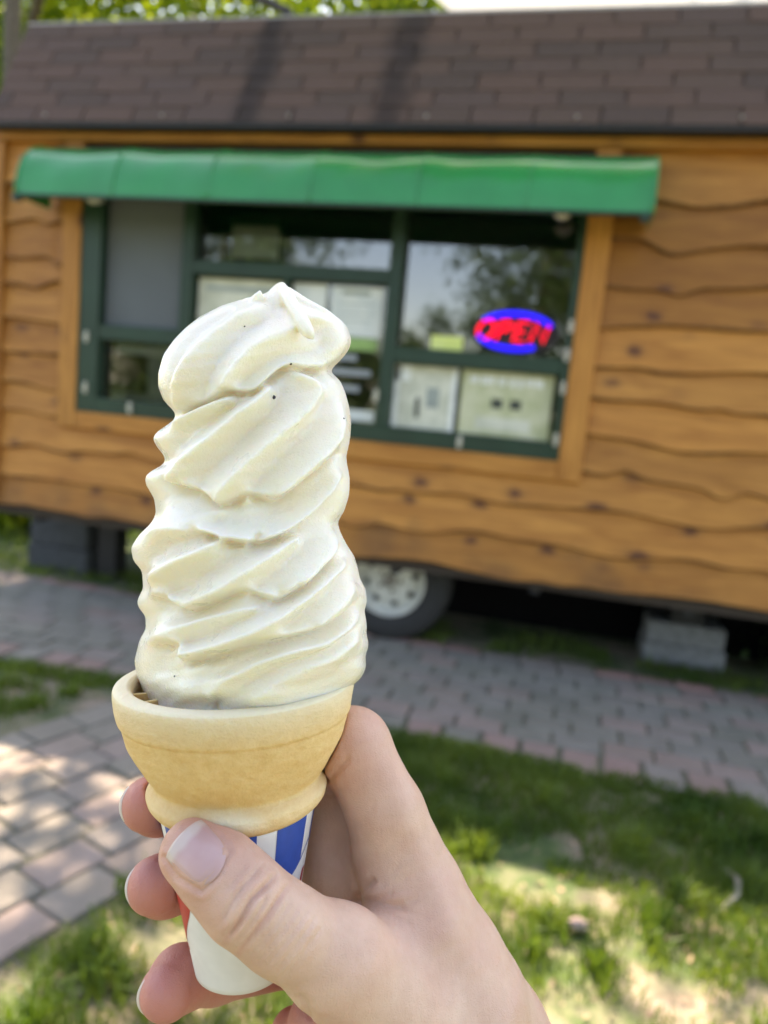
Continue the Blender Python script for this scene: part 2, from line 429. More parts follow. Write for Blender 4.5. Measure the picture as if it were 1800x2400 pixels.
# ---- near materials
def ice_mat():
    m_, nt, p, _ = mat_new("vanilla_soft_serve")
    co = mapping(nt, "Object")
    c, f = noise_mix(nt, co, 60, (.86, .795, .66), (.89, .84, .72), .3, .7, 4)
    nt.links.new(c, p.inputs["Base Color"])
    p.inputs["Subsurface Weight"].default_value = .85
    p.inputs["Subsurface Radius"].default_value = (1.0, .72, .42); p.inputs["Subsurface Scale"].default_value = .006; p.inputs["Coat Weight"].default_value = .25; p.inputs["Coat Roughness"].default_value = .22
    p.inputs["Specular IOR Level"].default_value = .45
    _, fr = noise_mix(nt, co, 110, (0, 0, 0), (1, 1, 1))
    rr = node(nt, "ShaderNodeMapRange"); nt.links.new(fr, rr.inputs[0]); rr.inputs[1].default_value = .35; rr.inputs[2].default_value = .65
    rr.inputs[3].default_value = .24; rr.inputs[4].default_value = .50
    sp = node(nt, "ShaderNodeSeparateXYZ"); nt.links.new(co, sp.inputs[0])
    wet = node(nt, "ShaderNodeMapRange"); nt.links.new(sp.outputs[1], wet.inputs[0]); wet.inputs[1].default_value = -.026; wet.inputs[2].default_value = -.042; wet.inputs[3].default_value = 1.0; wet.inputs[4].default_value = .42
    wm = node(nt, "ShaderNodeMath", operation='MULTIPLY'); nt.links.new(rr.outputs[0], wm.inputs[0]); nt.links.new(wet.outputs[0], wm.inputs[1])
    nt.links.new(wm.outputs[0], p.inputs["Roughness"])
    n1 = node(nt, "ShaderNodeTexNoise"); n1.inputs["Scale"].default_value = 2100; n1.inputs["Detail"].default_value = 3
    n2 = node(nt, "ShaderNodeTexNoise"); n2.inputs["Scale"].default_value = 330; n2.inputs["Detail"].default_value = 3
    for n in (n1, n2): nt.links.new(co, n.inputs["Vector"])
    ad = node(nt, "ShaderNodeMath", operation='MULTIPLY_ADD'); nt.links.new(n2.outputs["Fac"], ad.inputs[0]); ad.inputs[1].default_value = 1.2
    nt.links.new(n1.outputs["Fac"], ad.inputs[2])
    bump(nt, p, ad.outputs[0], .48, .0004)
    return m_
M['ice'] = ice_mat()
M['ice_thin'] = M['ice'].copy(); M['ice_thin'].node_tree.nodes['Principled BSDF'].inputs['Subsurface Weight'].default_value = .12
for n_ in M['ice_thin'].node_tree.nodes:
    if n_.type == 'VALTORGB': n_.color_ramp.elements[0].color = (.97, .93, .82, 1); n_.color_ramp.elements[1].color = (.98, .95, .86, 1)
M['speck'] = simple("dark_speck", (.03, .03, .04), .5)

def wafer_mat():
    m_, nt, p, _ = mat_new("baked_wafer")
    co = mapping(nt, "Object")
    mp = node(nt, "ShaderNodeMapping"); mp.inputs["Scale"].default_value = (1, 1, .35); nt.links.new(co, mp.inputs[0])
    c, f = noise_mix(nt, mp.outputs[0], 420, (.73, .48, .20), (.82, .60, .30), .3, .7, 5, .7)
    c2, f2 = noise_mix(nt, co, 45, (.92, .86, .76), (1.06, 1.05, 1.05), .3, .7, 4)
    c = mixc(nt, 1.0, c, c2, 'MULTIPLY')
    at = node(nt, "ShaderNodeAttribute", attribute_name="pale")
    c = mixc(nt, at.outputs["Fac"], c, (.84, .75, .54))
    at2 = node(nt, "ShaderNodeAttribute", attribute_name="toast")
    c = mixc(nt, at2.outputs["Fac"], c, (.55, .31, .105))
    nt.links.new(c, p.inputs["Base Color"]); setin(p, Roughness=.7); p.inputs["Specular IOR Level"].default_value = .3
    p.inputs["Subsurface Weight"].default_value = .35; p.inputs["Subsurface Radius"].default_value = (1, .6, .25); p.inputs["Subsurface Scale"].default_value = .0025
    bump(nt, p, f, .9, .0007)
    return m_
M['wafer'] = wafer_mat()

def skin_mat():
    m_, nt, p, _ = mat_new("skin")
    co = mapping(nt, "Object")
    c, f = noise_mix(nt, co, 140, (.62, .392, .285), (.715, .485, .365), .3, .7, 5)
    c2, f2 = noise_mix(nt, co, 30, (.94, .90, .88), (1.04, 1.04, 1.04), .3, .7, 3)
    c = mixc(nt, 1.0, c, c2, 'MULTIPLY')
    at = node(nt, "ShaderNodeAttribute", attribute_name="pink")
    _, fm = noise_mix(nt, co, 55, (0, 0, 0), (1, 1, 1), .3, .7, 4)
    mm = node(nt, "ShaderNodeMapRange"); nt.links.new(fm, mm.inputs[0]); mm.inputs[1].default_value = .45; mm.inputs[2].default_value = .75; mm.inputs[3].default_value = 0; mm.inputs[4].default_value = .38
    c = mixc(nt, mm.outputs[0], c, (.64, .34, .27))
    c = mixc(nt, at.outputs["Fac"], c, (.56, .215, .175))
    nt.links.new(c, p.inputs["Base Color"])
    p.inputs["Subsurface Weight"].default_value = .32
    p.inputs["Subsurface Radius"].default_value = (1.0, .38, .22); p.inputs["Subsurface Scale"].default_value = .0035
    setin(p, Roughness=.46); p.inputs["Specular IOR Level"].default_value = .45
    v = node(nt, "ShaderNodeTexVoronoi", feature='DISTANCE_TO_EDGE'); v.inputs["Scale"].default_value = 1300
    nzz = node(nt, "ShaderNodeTexNoise"); nzz.inputs["Scale"].default_value = 400; nt.links.new(co, nzz.inputs["Vector"])
    dv = mixc(nt, .002, co, nzz.outputs["Color"], 'LINEAR_LIGHT'); nt.links.new(dv, v.inputs["Vector"])
    mp = node(nt, "ShaderNodeMapping"); mp.inputs["Scale"].default_value = (1, .28, .6); mp.inputs["Rotation"].default_value = (0, 0, R_(35))
    nt.links.new(co, mp.inputs[0])
    n3 = node(nt, "ShaderNodeTexNoise"); n3.inputs["Scale"].default_value = 620; n3.inputs["Detail"].default_value = 3; nt.links.new(mp.outputs[0], n3.inputs["Vector"])
    ad = node(nt, "ShaderNodeMath", operation='MULTIPLY_ADD'); nt.links.new(v.outputs["Distance"], ad.inputs[0]); ad.inputs[1].default_value = .8
    nt.links.new(n3.outputs["Fac"], ad.inputs[2])
    bump(nt, p, ad.outputs[0], .5, .0004)
    return m_
M['skin'] = skin_mat()
def nail_mat():
    m_, nt, p, _ = mat_new("fingernail")
    co = mapping(nt, "Object")
    at = node(nt, "ShaderNodeAttribute", attribute_name="free")
    c, f = noise_mix(nt, co, 90, (.53, .315, .295), (.60, .385, .36), .3, .7, 3)
    c = mixc(nt, at.outputs["Fac"], c, (.68, .59, .51))
    nt.links.new(c, p.inputs["Base Color"]); setin(p, Roughness=.28)
    p.inputs["Subsurface Weight"].default_value = .3; p.inputs["Subsurface Radius"].default_value = (1, .5, .4); p.inputs["Subsurface Scale"].default_value = .002
    return m_
M['nail'] = nail_mat()
M['sleeve'] = paper_mat("white_paper_sleeve", (.72, .70, .68), (.76, .74, .72), 120)
M['blue_ink'] = simple("blue_ink", (.014, .075, .36), .45, var=.1, scale=300)
M['red_ink'] = simple("red_ink", (.48, .022, .018), .45, var=.1, scale=300)

# ================================================================== setting
WALL_Y = 4.2
gm = MB().add([(-300, -300, 0), (300, -300, 0), (300, 300, 0), (-300, 300, 0)], [(0, 1, 2, 3)]).build("ground", M['ground'])
tag(gm, "bare soil and lawn around the trailer", "ground", kind="structure")

# paving: main path along the trailer, branch running towards the viewer
PATH_Y0, PATH_Y1 = 3.09, 4.52
BR_X0, BR_X1 = -1.88, -1.06
BA = R_(19.0)                                     # branch leans 19 degrees from the wall's normal
BD = np.array([math.sin(BA), math.cos(BA)]); BN = np.array([math.cos(BA), -math.sin(BA)])
BN0, BN1 = -2.70, -1.58
def bq(n, d, z): p_ = BN * n + BD * d; return (p_[0], p_[1], z)
path = MB().box(-9, 7, PATH_Y0, PATH_Y1, -.05, .004)
d_end = lambda n: (PATH_Y0 - .001 - BN[1] * n) / BD[1]
path.add([bq(BN0, -2, .003), bq(BN1, -2, .003), bq(BN1, d_end(BN1), .003), bq(BN0, d_end(BN0), .003)], [(0, 1, 2, 3)])
path = path.build("path", M['bed'])
tag(path, "grey and pink concrete paver path in front of the trailer", "path", kind="structure")
PL, PW, GAP = .218, .158, .014
def paver_mesh(lx, ly, name):
    b = MB().box(-lx / 2, lx / 2, -ly / 2, ly / 2, -.03, .014, .005)
    me = bpy.data.meshes.new(name); me.from_pydata(b.v, [], b.f); me.materials.append(M['paver']); me.update(); return me
me_long = paver_mesh(PL - GAP, PW - GAP, "paver"); me_half = paver_mesh(PL / 2 - GAP, PW - GAP, "paver_half"); me_low = paver_mesh(PL - GAP, .108 - GAP, "paver_edge")
spots = []          # (x, y, rot, mesh, red)
x = -9.0
while x < 7:        # header course along the front edge
    spots.append((x, PATH_Y0 + PL / 2, math.pi / 2, me_long, .40 if rng.random() < .45 else 0.0)); x += PW + .012
for j in range(7):
    y = PATH_Y0 + PL + (j + .5) * PW
    x = -9 + (PL / 2 if j % 2 else 0) + rng.uniform(-.02, .02)
    while x < 7:
        spots.append((x, y + rng.normal(0, .002), 0, me_long, .3 if rng.random() < .07 else 0.0)); x += PL
x = -9.0
while x < 7:        # low reddish edging at the back
    spots.append((x, PATH_Y0 + PL + 7 * PW + .054, 0, me_low, .8 if rng.random() < .6 else .15)); x += PL
cols = int((BN1 - BN0) / PW)
for i in range(cols):
    n_ = BN0 + .01 + (i + .5) * PW
    d = d_end(n_) - .03 - PL / 2 - (PL / 2 if i % 2 else 0)
    if i % 2: q = bq(n_, d_end(n_) - .03 - PL / 4, 0); spots.append((q[0], q[1], math.pi / 2 - BA, me_half, 0.0))
    while d > -1.6:
        q = bq(n_ + rng.normal(0, .002), d, 0); spots.append((q[0], q[1], math.pi / 2 - BA, me_long, .18 if rng.random() < .3 else 0.05)); d -= PL
def project(p):
    d = np.array(p) - CAMP; z = d @ CF
    return 900 + FPX * (d @ CR) / z, 1200 - FPX * (d @ CU) / z, z
def shown(s):
    px, py, z = project((s[0], s[1], .014))
    if z < .2 or px < -60 or px > 1860 or py > 2460 or py < 0: return -1
    return 1 / z
spots.sort(key=shown, reverse=True)
n_obj = min(290, sum(1 for s in spots if shown(s) > 0))
for s in spots[:n_obj]:
    o = bpy.data.objects.new("paver", s[3])
    o.location = (s[0], s[1], rng.normal(0, .0025)); o.rotation_euler = (rng.normal(0, .008), rng.normal(0, .008), s[2] + rng.normal(0, .010))
    o["red_tint"] = float(s[4])
    link(o, path)
rest = MB()
for s in spots[n_obj:]:
    ca, sa = math.cos(s[2]), math.sin(s[2]); z_ = rng.normal(0, .002)
    rest.add([(s[0] + ca * v.co.x - sa * v.co.y, s[1] + sa * v.co.x + ca * v.co.y, v.co.z + z_) for v in s[3].vertices], [list(p_.vertices) for p_ in s[3].polygons])
ro = rest.build("paver_field", M['paver'], path); ro["kind"] = "stuff"; ro["red_tint"] = 0.08
# ================================================================== food trailer
TX0, TX1 = -3.62, 2.9           # wall ends
TZ0, TZE = .545, 2.85           # wall foot, eave
TD = 2.3                        # depth
trailer = empty("food_trailer", (-.4, WALL_Y + TD / 2, 0))
tag(trailer, "wood sided food trailer with brown shingle roof, green awning and serving window", "food trailer")
FX0, FX1, FZ0, FZ1 = -2.995, -.08, 1.205, 2.60      # window frame outer
# shell with window opening
sh = MB()
y0, y1 = WALL_Y, WALL_Y + .06
sh.box(TX0, FX0, y0, y1, TZ0, TZE); sh.box(FX1, TX1, y0, y1, TZ0, TZE)
sh.box(FX0, FX1, y0, y1, TZ0, FZ0); sh.box(FX0, FX1, y0, y1, FZ1, TZE)
wall = sh.build("wall", M['wood_dark'], trailer)
bx = MB()
bx.box(TX0, TX0 + .05, y1, WALL_Y + TD, TZ0, TZE); bx.box(TX1 - .05, TX1, y1, WALL_Y + TD, TZ0, TZE)
bx.box(TX0 + .05, TX1 - .05, WALL_Y + TD - .05, WALL_Y + TD, TZ0, TZE)
bx.build("side_wall", M['wood'], trailer)
MB().box(TX0 + .05, TX1 - .05, y1, WALL_Y + TD - .05, TZ0, TZ0 + .06).build("floor_deck", M['interior'], trailer)
MB().box(TX0 + .05, TX1 - .05, y1, WALL_Y + TD - .05, TZE - .05, TZE - .01).build("inner_ceiling", M['interior'], trailer)
MB().box(TX0 + .06, TX1 - .06, WALL_Y + 1.6, WALL_Y + 1.64, TZ0 + .06, TZE - .05).build("partition", M['interior'], trailer)

# live-edge siding boards
edges = [2.80, 2.52, 2.315, 2.125, 1.925, 1.715, 1.525, 1.325, 1.165, .955, .745, .55]
def wave_fn(seed):
    r = np.random.default_rng(seed)
    fr = r.uniform(.8, 6.5, 6); ph = r.uniform(0, 6.28, 6); am = r.uniform(.2, 1, 6) / np.sqrt(fr)
    bumps = [(r.uniform(TX0, TX1), r.uniform(.04, .14), r.uniform(-.06, .035)) for _ in range(14)]
    def w(x):
        v = sum(a * np.sin(f * x * 2 + p) for a, f, p in zip(am, fr, ph)) * .021
        for bx_, bw, bh in bumps: v = v + bh * np.exp(-((x - bx_) / bw) ** 2)
        return v
    return w
waves = [wave_fn(100 + i) for i in range(len(edges))]
def board(xa, xb, i):
    """board i hangs between edges[i] (top) and its wavy lower edge edges[i+1]"""
    n = max(6, int((xb - xa) / .04)); xs = np.linspace(xa, xb, n)
    zt = np.full(n, edges[i] + .05) if i else np.full(n, edges[i]); zb = edges[i + 1] + waves[i + 1](xs) * (1.0 if i < len(edges) - 2 else .5)
    zm = zb + .007 + .010 * np.abs(np.sin(xs * 3.1 + i)) * np.abs(np.sin(xs * 7.7 + 2 * i))
    V = []; Fc = []
    for k in range(n):
        x = xs[k]
        V += [(x, WALL_Y - .004, zt[k]), (x, WALL_Y - .042, zm[k]), (x, WALL_Y - .036, zb[k] + .004), (x, WALL_Y - .018, zb[k]), (x, WALL_Y - .001, zb[k])]
    for k in range(n - 1):
        for j in range(4): Fc.append((5 * k + j, 5 * k + j + 1, 5 * k + 5 + j + 1, 5 * k + 5 + j))
    Fc += [(0, 4, 3, 2, 1), tuple(5 * (n - 1) + j for j in (0, 1, 2, 3, 4))]
    o = mesh_obj("siding_board", V, Fc, M['wood'], wall, False); o.data.materials.append(M['dark_edge'])
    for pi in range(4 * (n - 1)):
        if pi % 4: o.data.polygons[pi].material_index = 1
    return o
CBX = -3.54
for i in range(len(edges) - 1):
    if edges[i + 1] >= 1.10 - .03:
        board(CBX, -3.118, i); board(.045, TX1 - .01, i)
    elif i == 8: board(CBX, TX1 - .01, i)
    else:
        sp = [-.35, .9, -1.9][i % 3]
        board(CBX, TX1 - .01, i)
# trim boards
def trim(name, xa, xb, za, zb, mat, th=.058, parent=wall):
    return MB().box(xa, xb, WALL_Y - th, WALL_Y + .002, za, zb, .006).build(name, mat, parent)
trim("corner_board", TX0 - .012, CBX, TZ0 + .01, 2.768, M['wood_v'], .064)
trim("fascia_board", TX0 - .015, TX1, 2.772, 2.885, M['wood'], .07)
trim("window_trim", -3.118, FX0 - .002, 1.10, 2.767, M['wood_v'])
trim("window_trim", FX1 + .002, .045, 1.10, 2.767, M['wood_v'])
trim("window_trim", FX0, FX1, 1.10, 1.203, M['wood'], .056)

# window
win = MB()
yf0, yf1 = WALL_Y - .045, WALL_Y + .05
def bar(xa, xb, za, zb, d=0.0): win.box(xa, xb, yf0 + d, yf1, za, zb, .004)
bar(FX0, -2.862, FZ0, FZ1); bar(-.118, FX1, FZ0, FZ1)
bar(-2.861, -.119, FZ0, 1.296, .001); bar(-2.861, -.119, 2.515, FZ1, .001)
window = win.build("window_frame", M['green_paint'], trailer)
def rail(xa, xb, za, zb, d=.004): MB().box(xa, xb, yf0 + d, yf1 - .002, za, zb, .004).build("window_bar", M['green_paint'], window)
rail(-2.335, -2.262, 1.297, 2.514); rail(-1.094, -1.022, 1.297, 2.514)
rail(-2.860, -2.336, 1.648, 1.735, .007); rail(-2.261, -1.095, 2.062, 2.140, .007); rail(-1.021, -.120, 1.650, 1.735, .007)
rail(-1.70, -1.668, 1.298, 2.061, .020)
def pane(xa, xb, za, zb, y=WALL_Y + .036):
    MB().add([(xa, y, za), (xb, y, za), (xb, y, zb), (xa, y, zb)], [(0, 1, 2, 3)]).build("pane", M['glass'], window)
for q in [(-2.86, -2.336, 1.736, 2.514), (-2.86, -2.336, 1.297, 1.647), (-2.261, -1.095, 2.141, 2.514), (-2.261, -1.701, 1.298, 2.061), (-1.667, -1.095, 1.298, 2.061),
          (-1.021, -.12, 1.736, 2.514), (-1.021, -.12, 1.297, 1.649)]: pane(*q)
# turn-button latches round the frame
for (x, z) in [(-.098, 1.90), (-.100, 1.755), (-.100, 1.585), (-.104, 1.315), (-2.935, 1.655), (-2.93, 1.35), (-.61, 1.252), (-2.62, 1.255), (-1.10, 1.46)]:
    b = MB(); b.lathe([(.0, -.016), (.013, -.016), (.016, -.010), (.016, .0)], 12, 'y', (x, yf0, z)); b.box(x - .012, x + .012, yf0 - .012, yf0 - .001, z - .034, z + .034, .004)
    b.build("latch", M['clip'], window)
# insect screen over the upper left pane
sc_ = MB().box(-2.858, -2.338, WALL_Y + .020, WALL_Y + .023, 1.738, 2.512).build("insect_screen", simple("grey_screen_mesh", (.115, .13, .145), .7, var=.06, scale=3), window)
# interior fittings seen faintly through the glass
t = MB().box(-2.85, -2.3, WALL_Y + .10, WALL_Y + .45, 1.30, 1.34).box(-2.62, -2.4, WALL_Y + .14, WALL_Y + .4, 1.34, 1.58).build("steel_machine", simple("brushed_steel", (.38, .40, .43), .4, .5))
tag(t, "grey steel machine behind the small lower left window pane", "machine")
t = MB().box(-2.80, -2.36, WALL_Y + .075, WALL_Y + .09, 1.575, 1.632, .003).build("sign_strip", M['paper_white']); tag(t, "white strip sign at top of the lower left pane", "sign")
t = MB().box(-2.09, -1.77, WALL_Y + .07, WALL_Y + .13, 2.165, 2.42, .01); t = t.build("wall_monitor", M['green_paint']); tag(t, "pale framed board hanging behind the upper middle pane", "board")
MB().box(-2.075, -1.785, WALL_Y + .065, WALL_Y + .069, 2.18, 2.36).build("face", M['paper_pale'], t)
t = MB().box(-2.23, -2.12, WALL_Y + .2, WALL_Y + .3, 2.145, 2.33, .01).build("brown_box", simple("cardboard", (.10, .06, .035), .9)); tag(t, "dark brown box behind the upper middle pane", "box")

# pieces of paper on the glass
def sheet(name, xa, xb, za, zb, mat, label, cat, y=WALL_Y + .022, th=.002):
    o = MB().box(xa, xb, y, y + th, za, zb).build(name, mat); return tag(o, label, cat)
def prints(o, items, y=WALL_Y + .0206):
    for (xa, xb, za, zb, mk) in items: MB().box(xa, xb, y, y + .001, za, zb).build("print", M[mk], o)
o = sheet("menu_sheet", -2.245, -1.715, 1.55, 2.05, M['paper_pale'], "large cream menu sheet behind the left sliding pane, behind the ice cream top", "menu")
prints(o, [(-2.2, -1.76, 1.98, 2.01, 'ink_grey')])
o = sheet("menu_sheet", -1.655, -1.455, 1.72, 2.05, M['paper_white'], "narrow white menu sheet in middle window, left of the heading sheet", "menu")
o = sheet("menu_sheet", -1.425, -1.125, 1.775, 2.045, M['paper_white'], "white menu sheet with grey heading in the middle window", "menu")
prints(o, [(-1.36, -1.20, 2.0, 2.025, 'ink_grey'), (-1.38, -1.17, 1.95, 1.955, 'ink_grey'), (-1.38, -1.16, 1.90, 1.905, 'ink_grey'), (-1.38, -1.19, 1.86, 1.865, 'ink_grey')])
o = sheet("flyer", -1.40, -1.14, 1.70, 1.768, M['ink_green'], "small green flyer below the white menu sheets", "flyer")
for k, (z, xa, xb) in enumerate([(1.64, -1.42, -1.25), (1.56, -1.40, -1.16), (1.47, -1.42, -1.22)]):
    o = sheet("price_card", xa, xb, z, z + .035, M['interior_grey'], ["grey price card highest of three under the menus", "grey price card between two others under the menus", "grey price card lowest of three under the menus"][k], "card")
o = sheet("price_card", -1.40, -1.12, 1.31, 1.37, M['paper_white'], "white card standing at the foot of the middle window", "card")
o = sheet("poster", -1.018, -.668, 1.30, 1.645, M['paper_pale'], "pale poster with white border in lower right window, left of two", "poster")
prints(o, [(-1.018, -.99, 1.30, 1.645, 'ink_white'), (-.695, -.668, 1.30, 1.645, 'ink_white'), (-1.012, -.93, 1.555, 1.64, 'ink_white'), (-.89, -.865, 1.36, 1.47, 'ink_dark'), (-.83, -.76, 1.42, 1.53, 'ink_grey')], WALL_Y + .0206)
o = sheet("poster", -.640, -.150, 1.30, 1.645, M['paper_olive'], "olive poster with white heading in lower right window, right of two", "poster")
its = []
xx = -.60
while xx < -.25:
    w_ = rng.uniform(.018, .05); its.append((xx, xx + w_, 1.575 + rng.uniform(-.006, .006), 1.62, 'ink_white')); xx += w_ + rng.uniform(.004, .02)
its += [(-.47, -.41, 1.45, 1.50, 'ink_dark'), (-.37, -.31, 1.45, 1.50, 'ink_dark'), (-.55, -.25, 1.33, 1.40, 'paper_pale')]
prints(o, its)
sheet("note", -.835, -.660, 1.735, 1.815, M['paper_yellow'], "yellow green note in the right window left of the open sign", "note")

# lit open sign: black oval board, blue arcs, red letters
SX, SZ, SY = -.385, 1.862, WALL_Y + .015
sg = MB(); n = 40
V = [(SX + .235 * math.cos(2 * math.pi * k / n), SY + dy, SZ + .125 * math.sin(2 * math.pi * k / n)) for dy in (.018, .03) for k in range(n)]
Fc = [tuple(range(n)), tuple(range(2 * n - 1, n - 1, -1))] + [(k, n + k, n + (k + 1) % n, (k + 1) % n) for k in range(n)]
sign = mesh_obj("open_sign", V, Fc, M['black_metal']); tag(sign, "lit oval OPEN sign with red letters and blue arcs in right window", "sign")
def arc(a0, a1, rx, rz, dx=0, dz=0): return [(SX + dx + rx * math.cos(a), SY, SZ + dz + rz * math.sin(a)) for a in np.linspace(R_(a0), R_(a1), 16)]
MB().tube(arc(150, 22, .20, .092), .0135, 8).build("blue_arc", M['neon_blue'], sign, True)
MB().tube(arc(200, 305, .20, .092, -.005), .0135, 8).build("blue_arc", M['neon_blue'], sign, True)
def let(strokes):
    b = MB()
    for s_ in strokes: b.tube([(SX + x + .25 * z, SY - .004, SZ + z) for x, z in s_], .0085, 6)
    b.build("letter", M['neon_red'], sign, True)
hh = .05
let([[(-.155 + .042 * math.cos(a), hh * math.sin(a)) for a in np.linspace(0, 6.2832, 17)]])
let([[(-.085, -hh), (-.085, hh), (-.045, hh), (-.028, .028), (-.045, .002), (-.085, 0)]])
let([[(.06, hh), (.005, hh), (.005, -hh), (.06, -hh)], [(.005, 0), (.05, 0)]])
let([[(.095, -hh), (.095, hh), (.165, -hh), (.165, hh)]])

# awning: glossy vinyl over a bowed frame, six gores
AX0, AX1 = -3.21, .21
_aw = np.array([(.05, .338), (.10, .332), (.16, .316), (.215, .290), (.262, .254), (.298, .208), (.325, .15), (.343, .08), (.352, 0)])
_awt = np.linspace(0, 1, len(_aw))
def aw_prof(t):      # t 0 (wall, top) .. 1 (front foot)
    return WALL_Y - float(np.interp(t, _awt, _aw[:, 0])), 2.385 + float(np.interp(t, _awt, _aw[:, 1]))
seams = [AX0, -2.60, -2.03, -1.465, -.905, -.365, AX1]
aw = None
for g in range(6):
    nx, nt_ = 14, 16; V = []; Fc = []
    for j in range(nt_ + 1):
        y_, z_ = aw_prof(j / nt_)
        for i in range(nx + 1):
            u = i / nx; x = seams[g] + (seams[g + 1] - seams[g]) * u
            sag = .010 * math.sin(math.pi * u) * math.sin(math.pi * min(1, j / nt_ * 1.0)) + .003 * math.sin(9 * u + g * 2 + j * .5) * (j / nt_)
            V.append((x, y_ + sag, z_ - sag * .5))
    for j in range(nt_):
        for i in range(nx):
            a = j * (nx + 1) + i; Fc.append((a, a + nx + 1, a + nx + 2, a + 1))
    if aw is None: aw = mesh_obj("awning", V, Fc, M['awning'], trailer, True)
    else: mesh_obj("awning_panel", V, Fc, M['awning'], aw, True)
for x in seams[1:-1]:
    MB().tube([(x, aw_prof(t)[0] - .002, aw_prof(t)[1] + .001) for t in np.linspace(0, 1, 16)], .005, 6).build("seam", M['awning'], aw, True)
for x in (AX0, AX1):
    pr = [aw_prof(t) for t in np.linspace(0, 1, 14)]
    V = [(x, a, b) for a, b in pr] + [(x, WALL_Y - .05, 2.385)]
    V2 = [(x + (.004 if x > 0 else -.004), a, b) for _, a, b in V]
    k = len(V); mesh_obj("end_panel", V + V2, [tuple(range(k)), tuple(range(2 * k - 1, k - 1, -1))] + [(i, k + i, k + (i + 1) % k, (i + 1) % k) for i in range(k)], M['awning'], aw)
    MB().tube([(x, a - .002, b) for a, b in pr], .008, 6).build("edge_piping", M['awning'], aw, True)
MB().tube([(AX0, WALL_Y - .36, 2.385), (AX1, WALL_Y - .36, 2.385)], .011, 8).build("front_bar", M['green_paint'], aw)
for x in (AX0 + .02, AX1 - .03): MB().box(x - .02, x + .02, WALL_Y - .38, WALL_Y - .34, 2.352, 2.385).build("bracket", M['green_paint'], aw)
MB().box(AX0, AX1, WALL_Y - .066, WALL_Y - .046, 2.70, 2.735).build("head_rail", M['black_metal'], aw)
# flood lamps under the awning
for x in (-2.86, -.205):
    b = MB(); b.lathe([(.0, -.11), (.040, -.105), (.048, -.08), (.034, -.03), (.022, .0)], 18, 'y', (x, WALL_Y - .06, 2.45)); b.tube([(x, WALL_Y - .06, 2.45), (x, WALL_Y - .03, 2.50)], .012, 8)
    b.build("flood_lamp", M['lamp_white'], trailer, True)

# mansard roof
EY, EZ, RY, RZ = 4.05, 2.848, 4.39, 3.525
RX0, RX1 = -3.575, 3.0
rf = MB()
yb = WALL_Y + TD
P8 = [(EY, EZ), (RY, RZ), (yb - .31, RZ), (yb + .15, EZ)]
V = [(x, a, b) for x in (RX0, RX1) for a, b in P8]
rf.add(V, [(0, 1, 5, 4), (1, 2, 6, 5), (2, 3, 7, 6), (3, 0, 4, 7), (0, 3, 2, 1), (4, 5, 6, 7)])
roof = rf.build("roof", M['shingle'], trailer)
sl = np.array([0, RY - EY, RZ - EZ]); SLEN = np.linalg.norm(sl); sl /= SLEN; nr = np.array([0, -sl[2], sl[1]])
rowsn = 7; ex = SLEN / rowsn; TAB = .318
b = MB(); b.box(-TAB / 2 + .005, TAB / 2 - .005, -.006, .006, 0, ex * 1.28)
tab_me = bpy.data.meshes.new("shingle"); tab_me.from_pydata(b.v, [], b.f); tab_me.materials.append(M['shingle']); tab_me.update()
half = {}
for r in range(rowsn):
    x = RX0 + TAB / 2 - (r % 2) * TAB / 2 - (.05 if r % 3 == 1 else 0)
    while x < RX1 + TAB / 2:
        xa, xb = max(x - TAB / 2, RX0), min(x + TAB / 2, RX1)
        if xb - xa > .03:
            me = tab_me
            if xb - xa < TAB - .001:
                q = MB().box(-(xb - xa) / 2 + .002, (xb - xa) / 2 - .002, -.006, .006, 0, ex * 1.28 if r < rowsn - 1 else ex)
                me = bpy.data.meshes.new("shingle"); me.from_pydata(q.v, [], q.f); me.materials.append(M['shingle']); me.update()
            o = bpy.data.objects.new("shingle", me)
            base = np.array([(xa + xb) / 2, EY, EZ]) + sl * (ex * r - .012) + nr * (.010 + rng.uniform(0, .003))
            tilt = -.03
            mt = Matrix.Identity(4)
            ax_z = sl * math.cos(tilt) + nr * math.sin(tilt); ax_y = -np.cross(ax_z, [1, 0, 0])
            if r == rowsn - 1: ax_z = ax_z * .80
            ax_y = np.cross(ax_z / np.linalg.norm(ax_z), [1, 0, 0])
            for i in range(3):
                mt[i][0] = (1, 0, 0)[i]; mt[i][1] = ax_y[i]; mt[i][2] = ax_z[i]; mt[i][3] = base[i]
            o.matrix_world = mt; link(o, roof)
        x += TAB
MB().box(RX0 - .01, RX1, EY - .016, EY + .1, EZ - .03, EZ - .004).build("drip_edge", M['black_metal'], roof)
MB().box(RX0 - .012, RX1, RY - .005, RY + .10, RZ + .004, RZ + .018).build("ridge_flashing", M['flashing'], roof)
for x in np.linspace(RX0 + .4, RX1 - .2, 9):
    MB().lathe([(.0, -.012), (.008, -.010), (.008, .0)], 8, 'y', (x, EY - .010, EZ + .03)).build("nail_head", M['flashing'], roof)

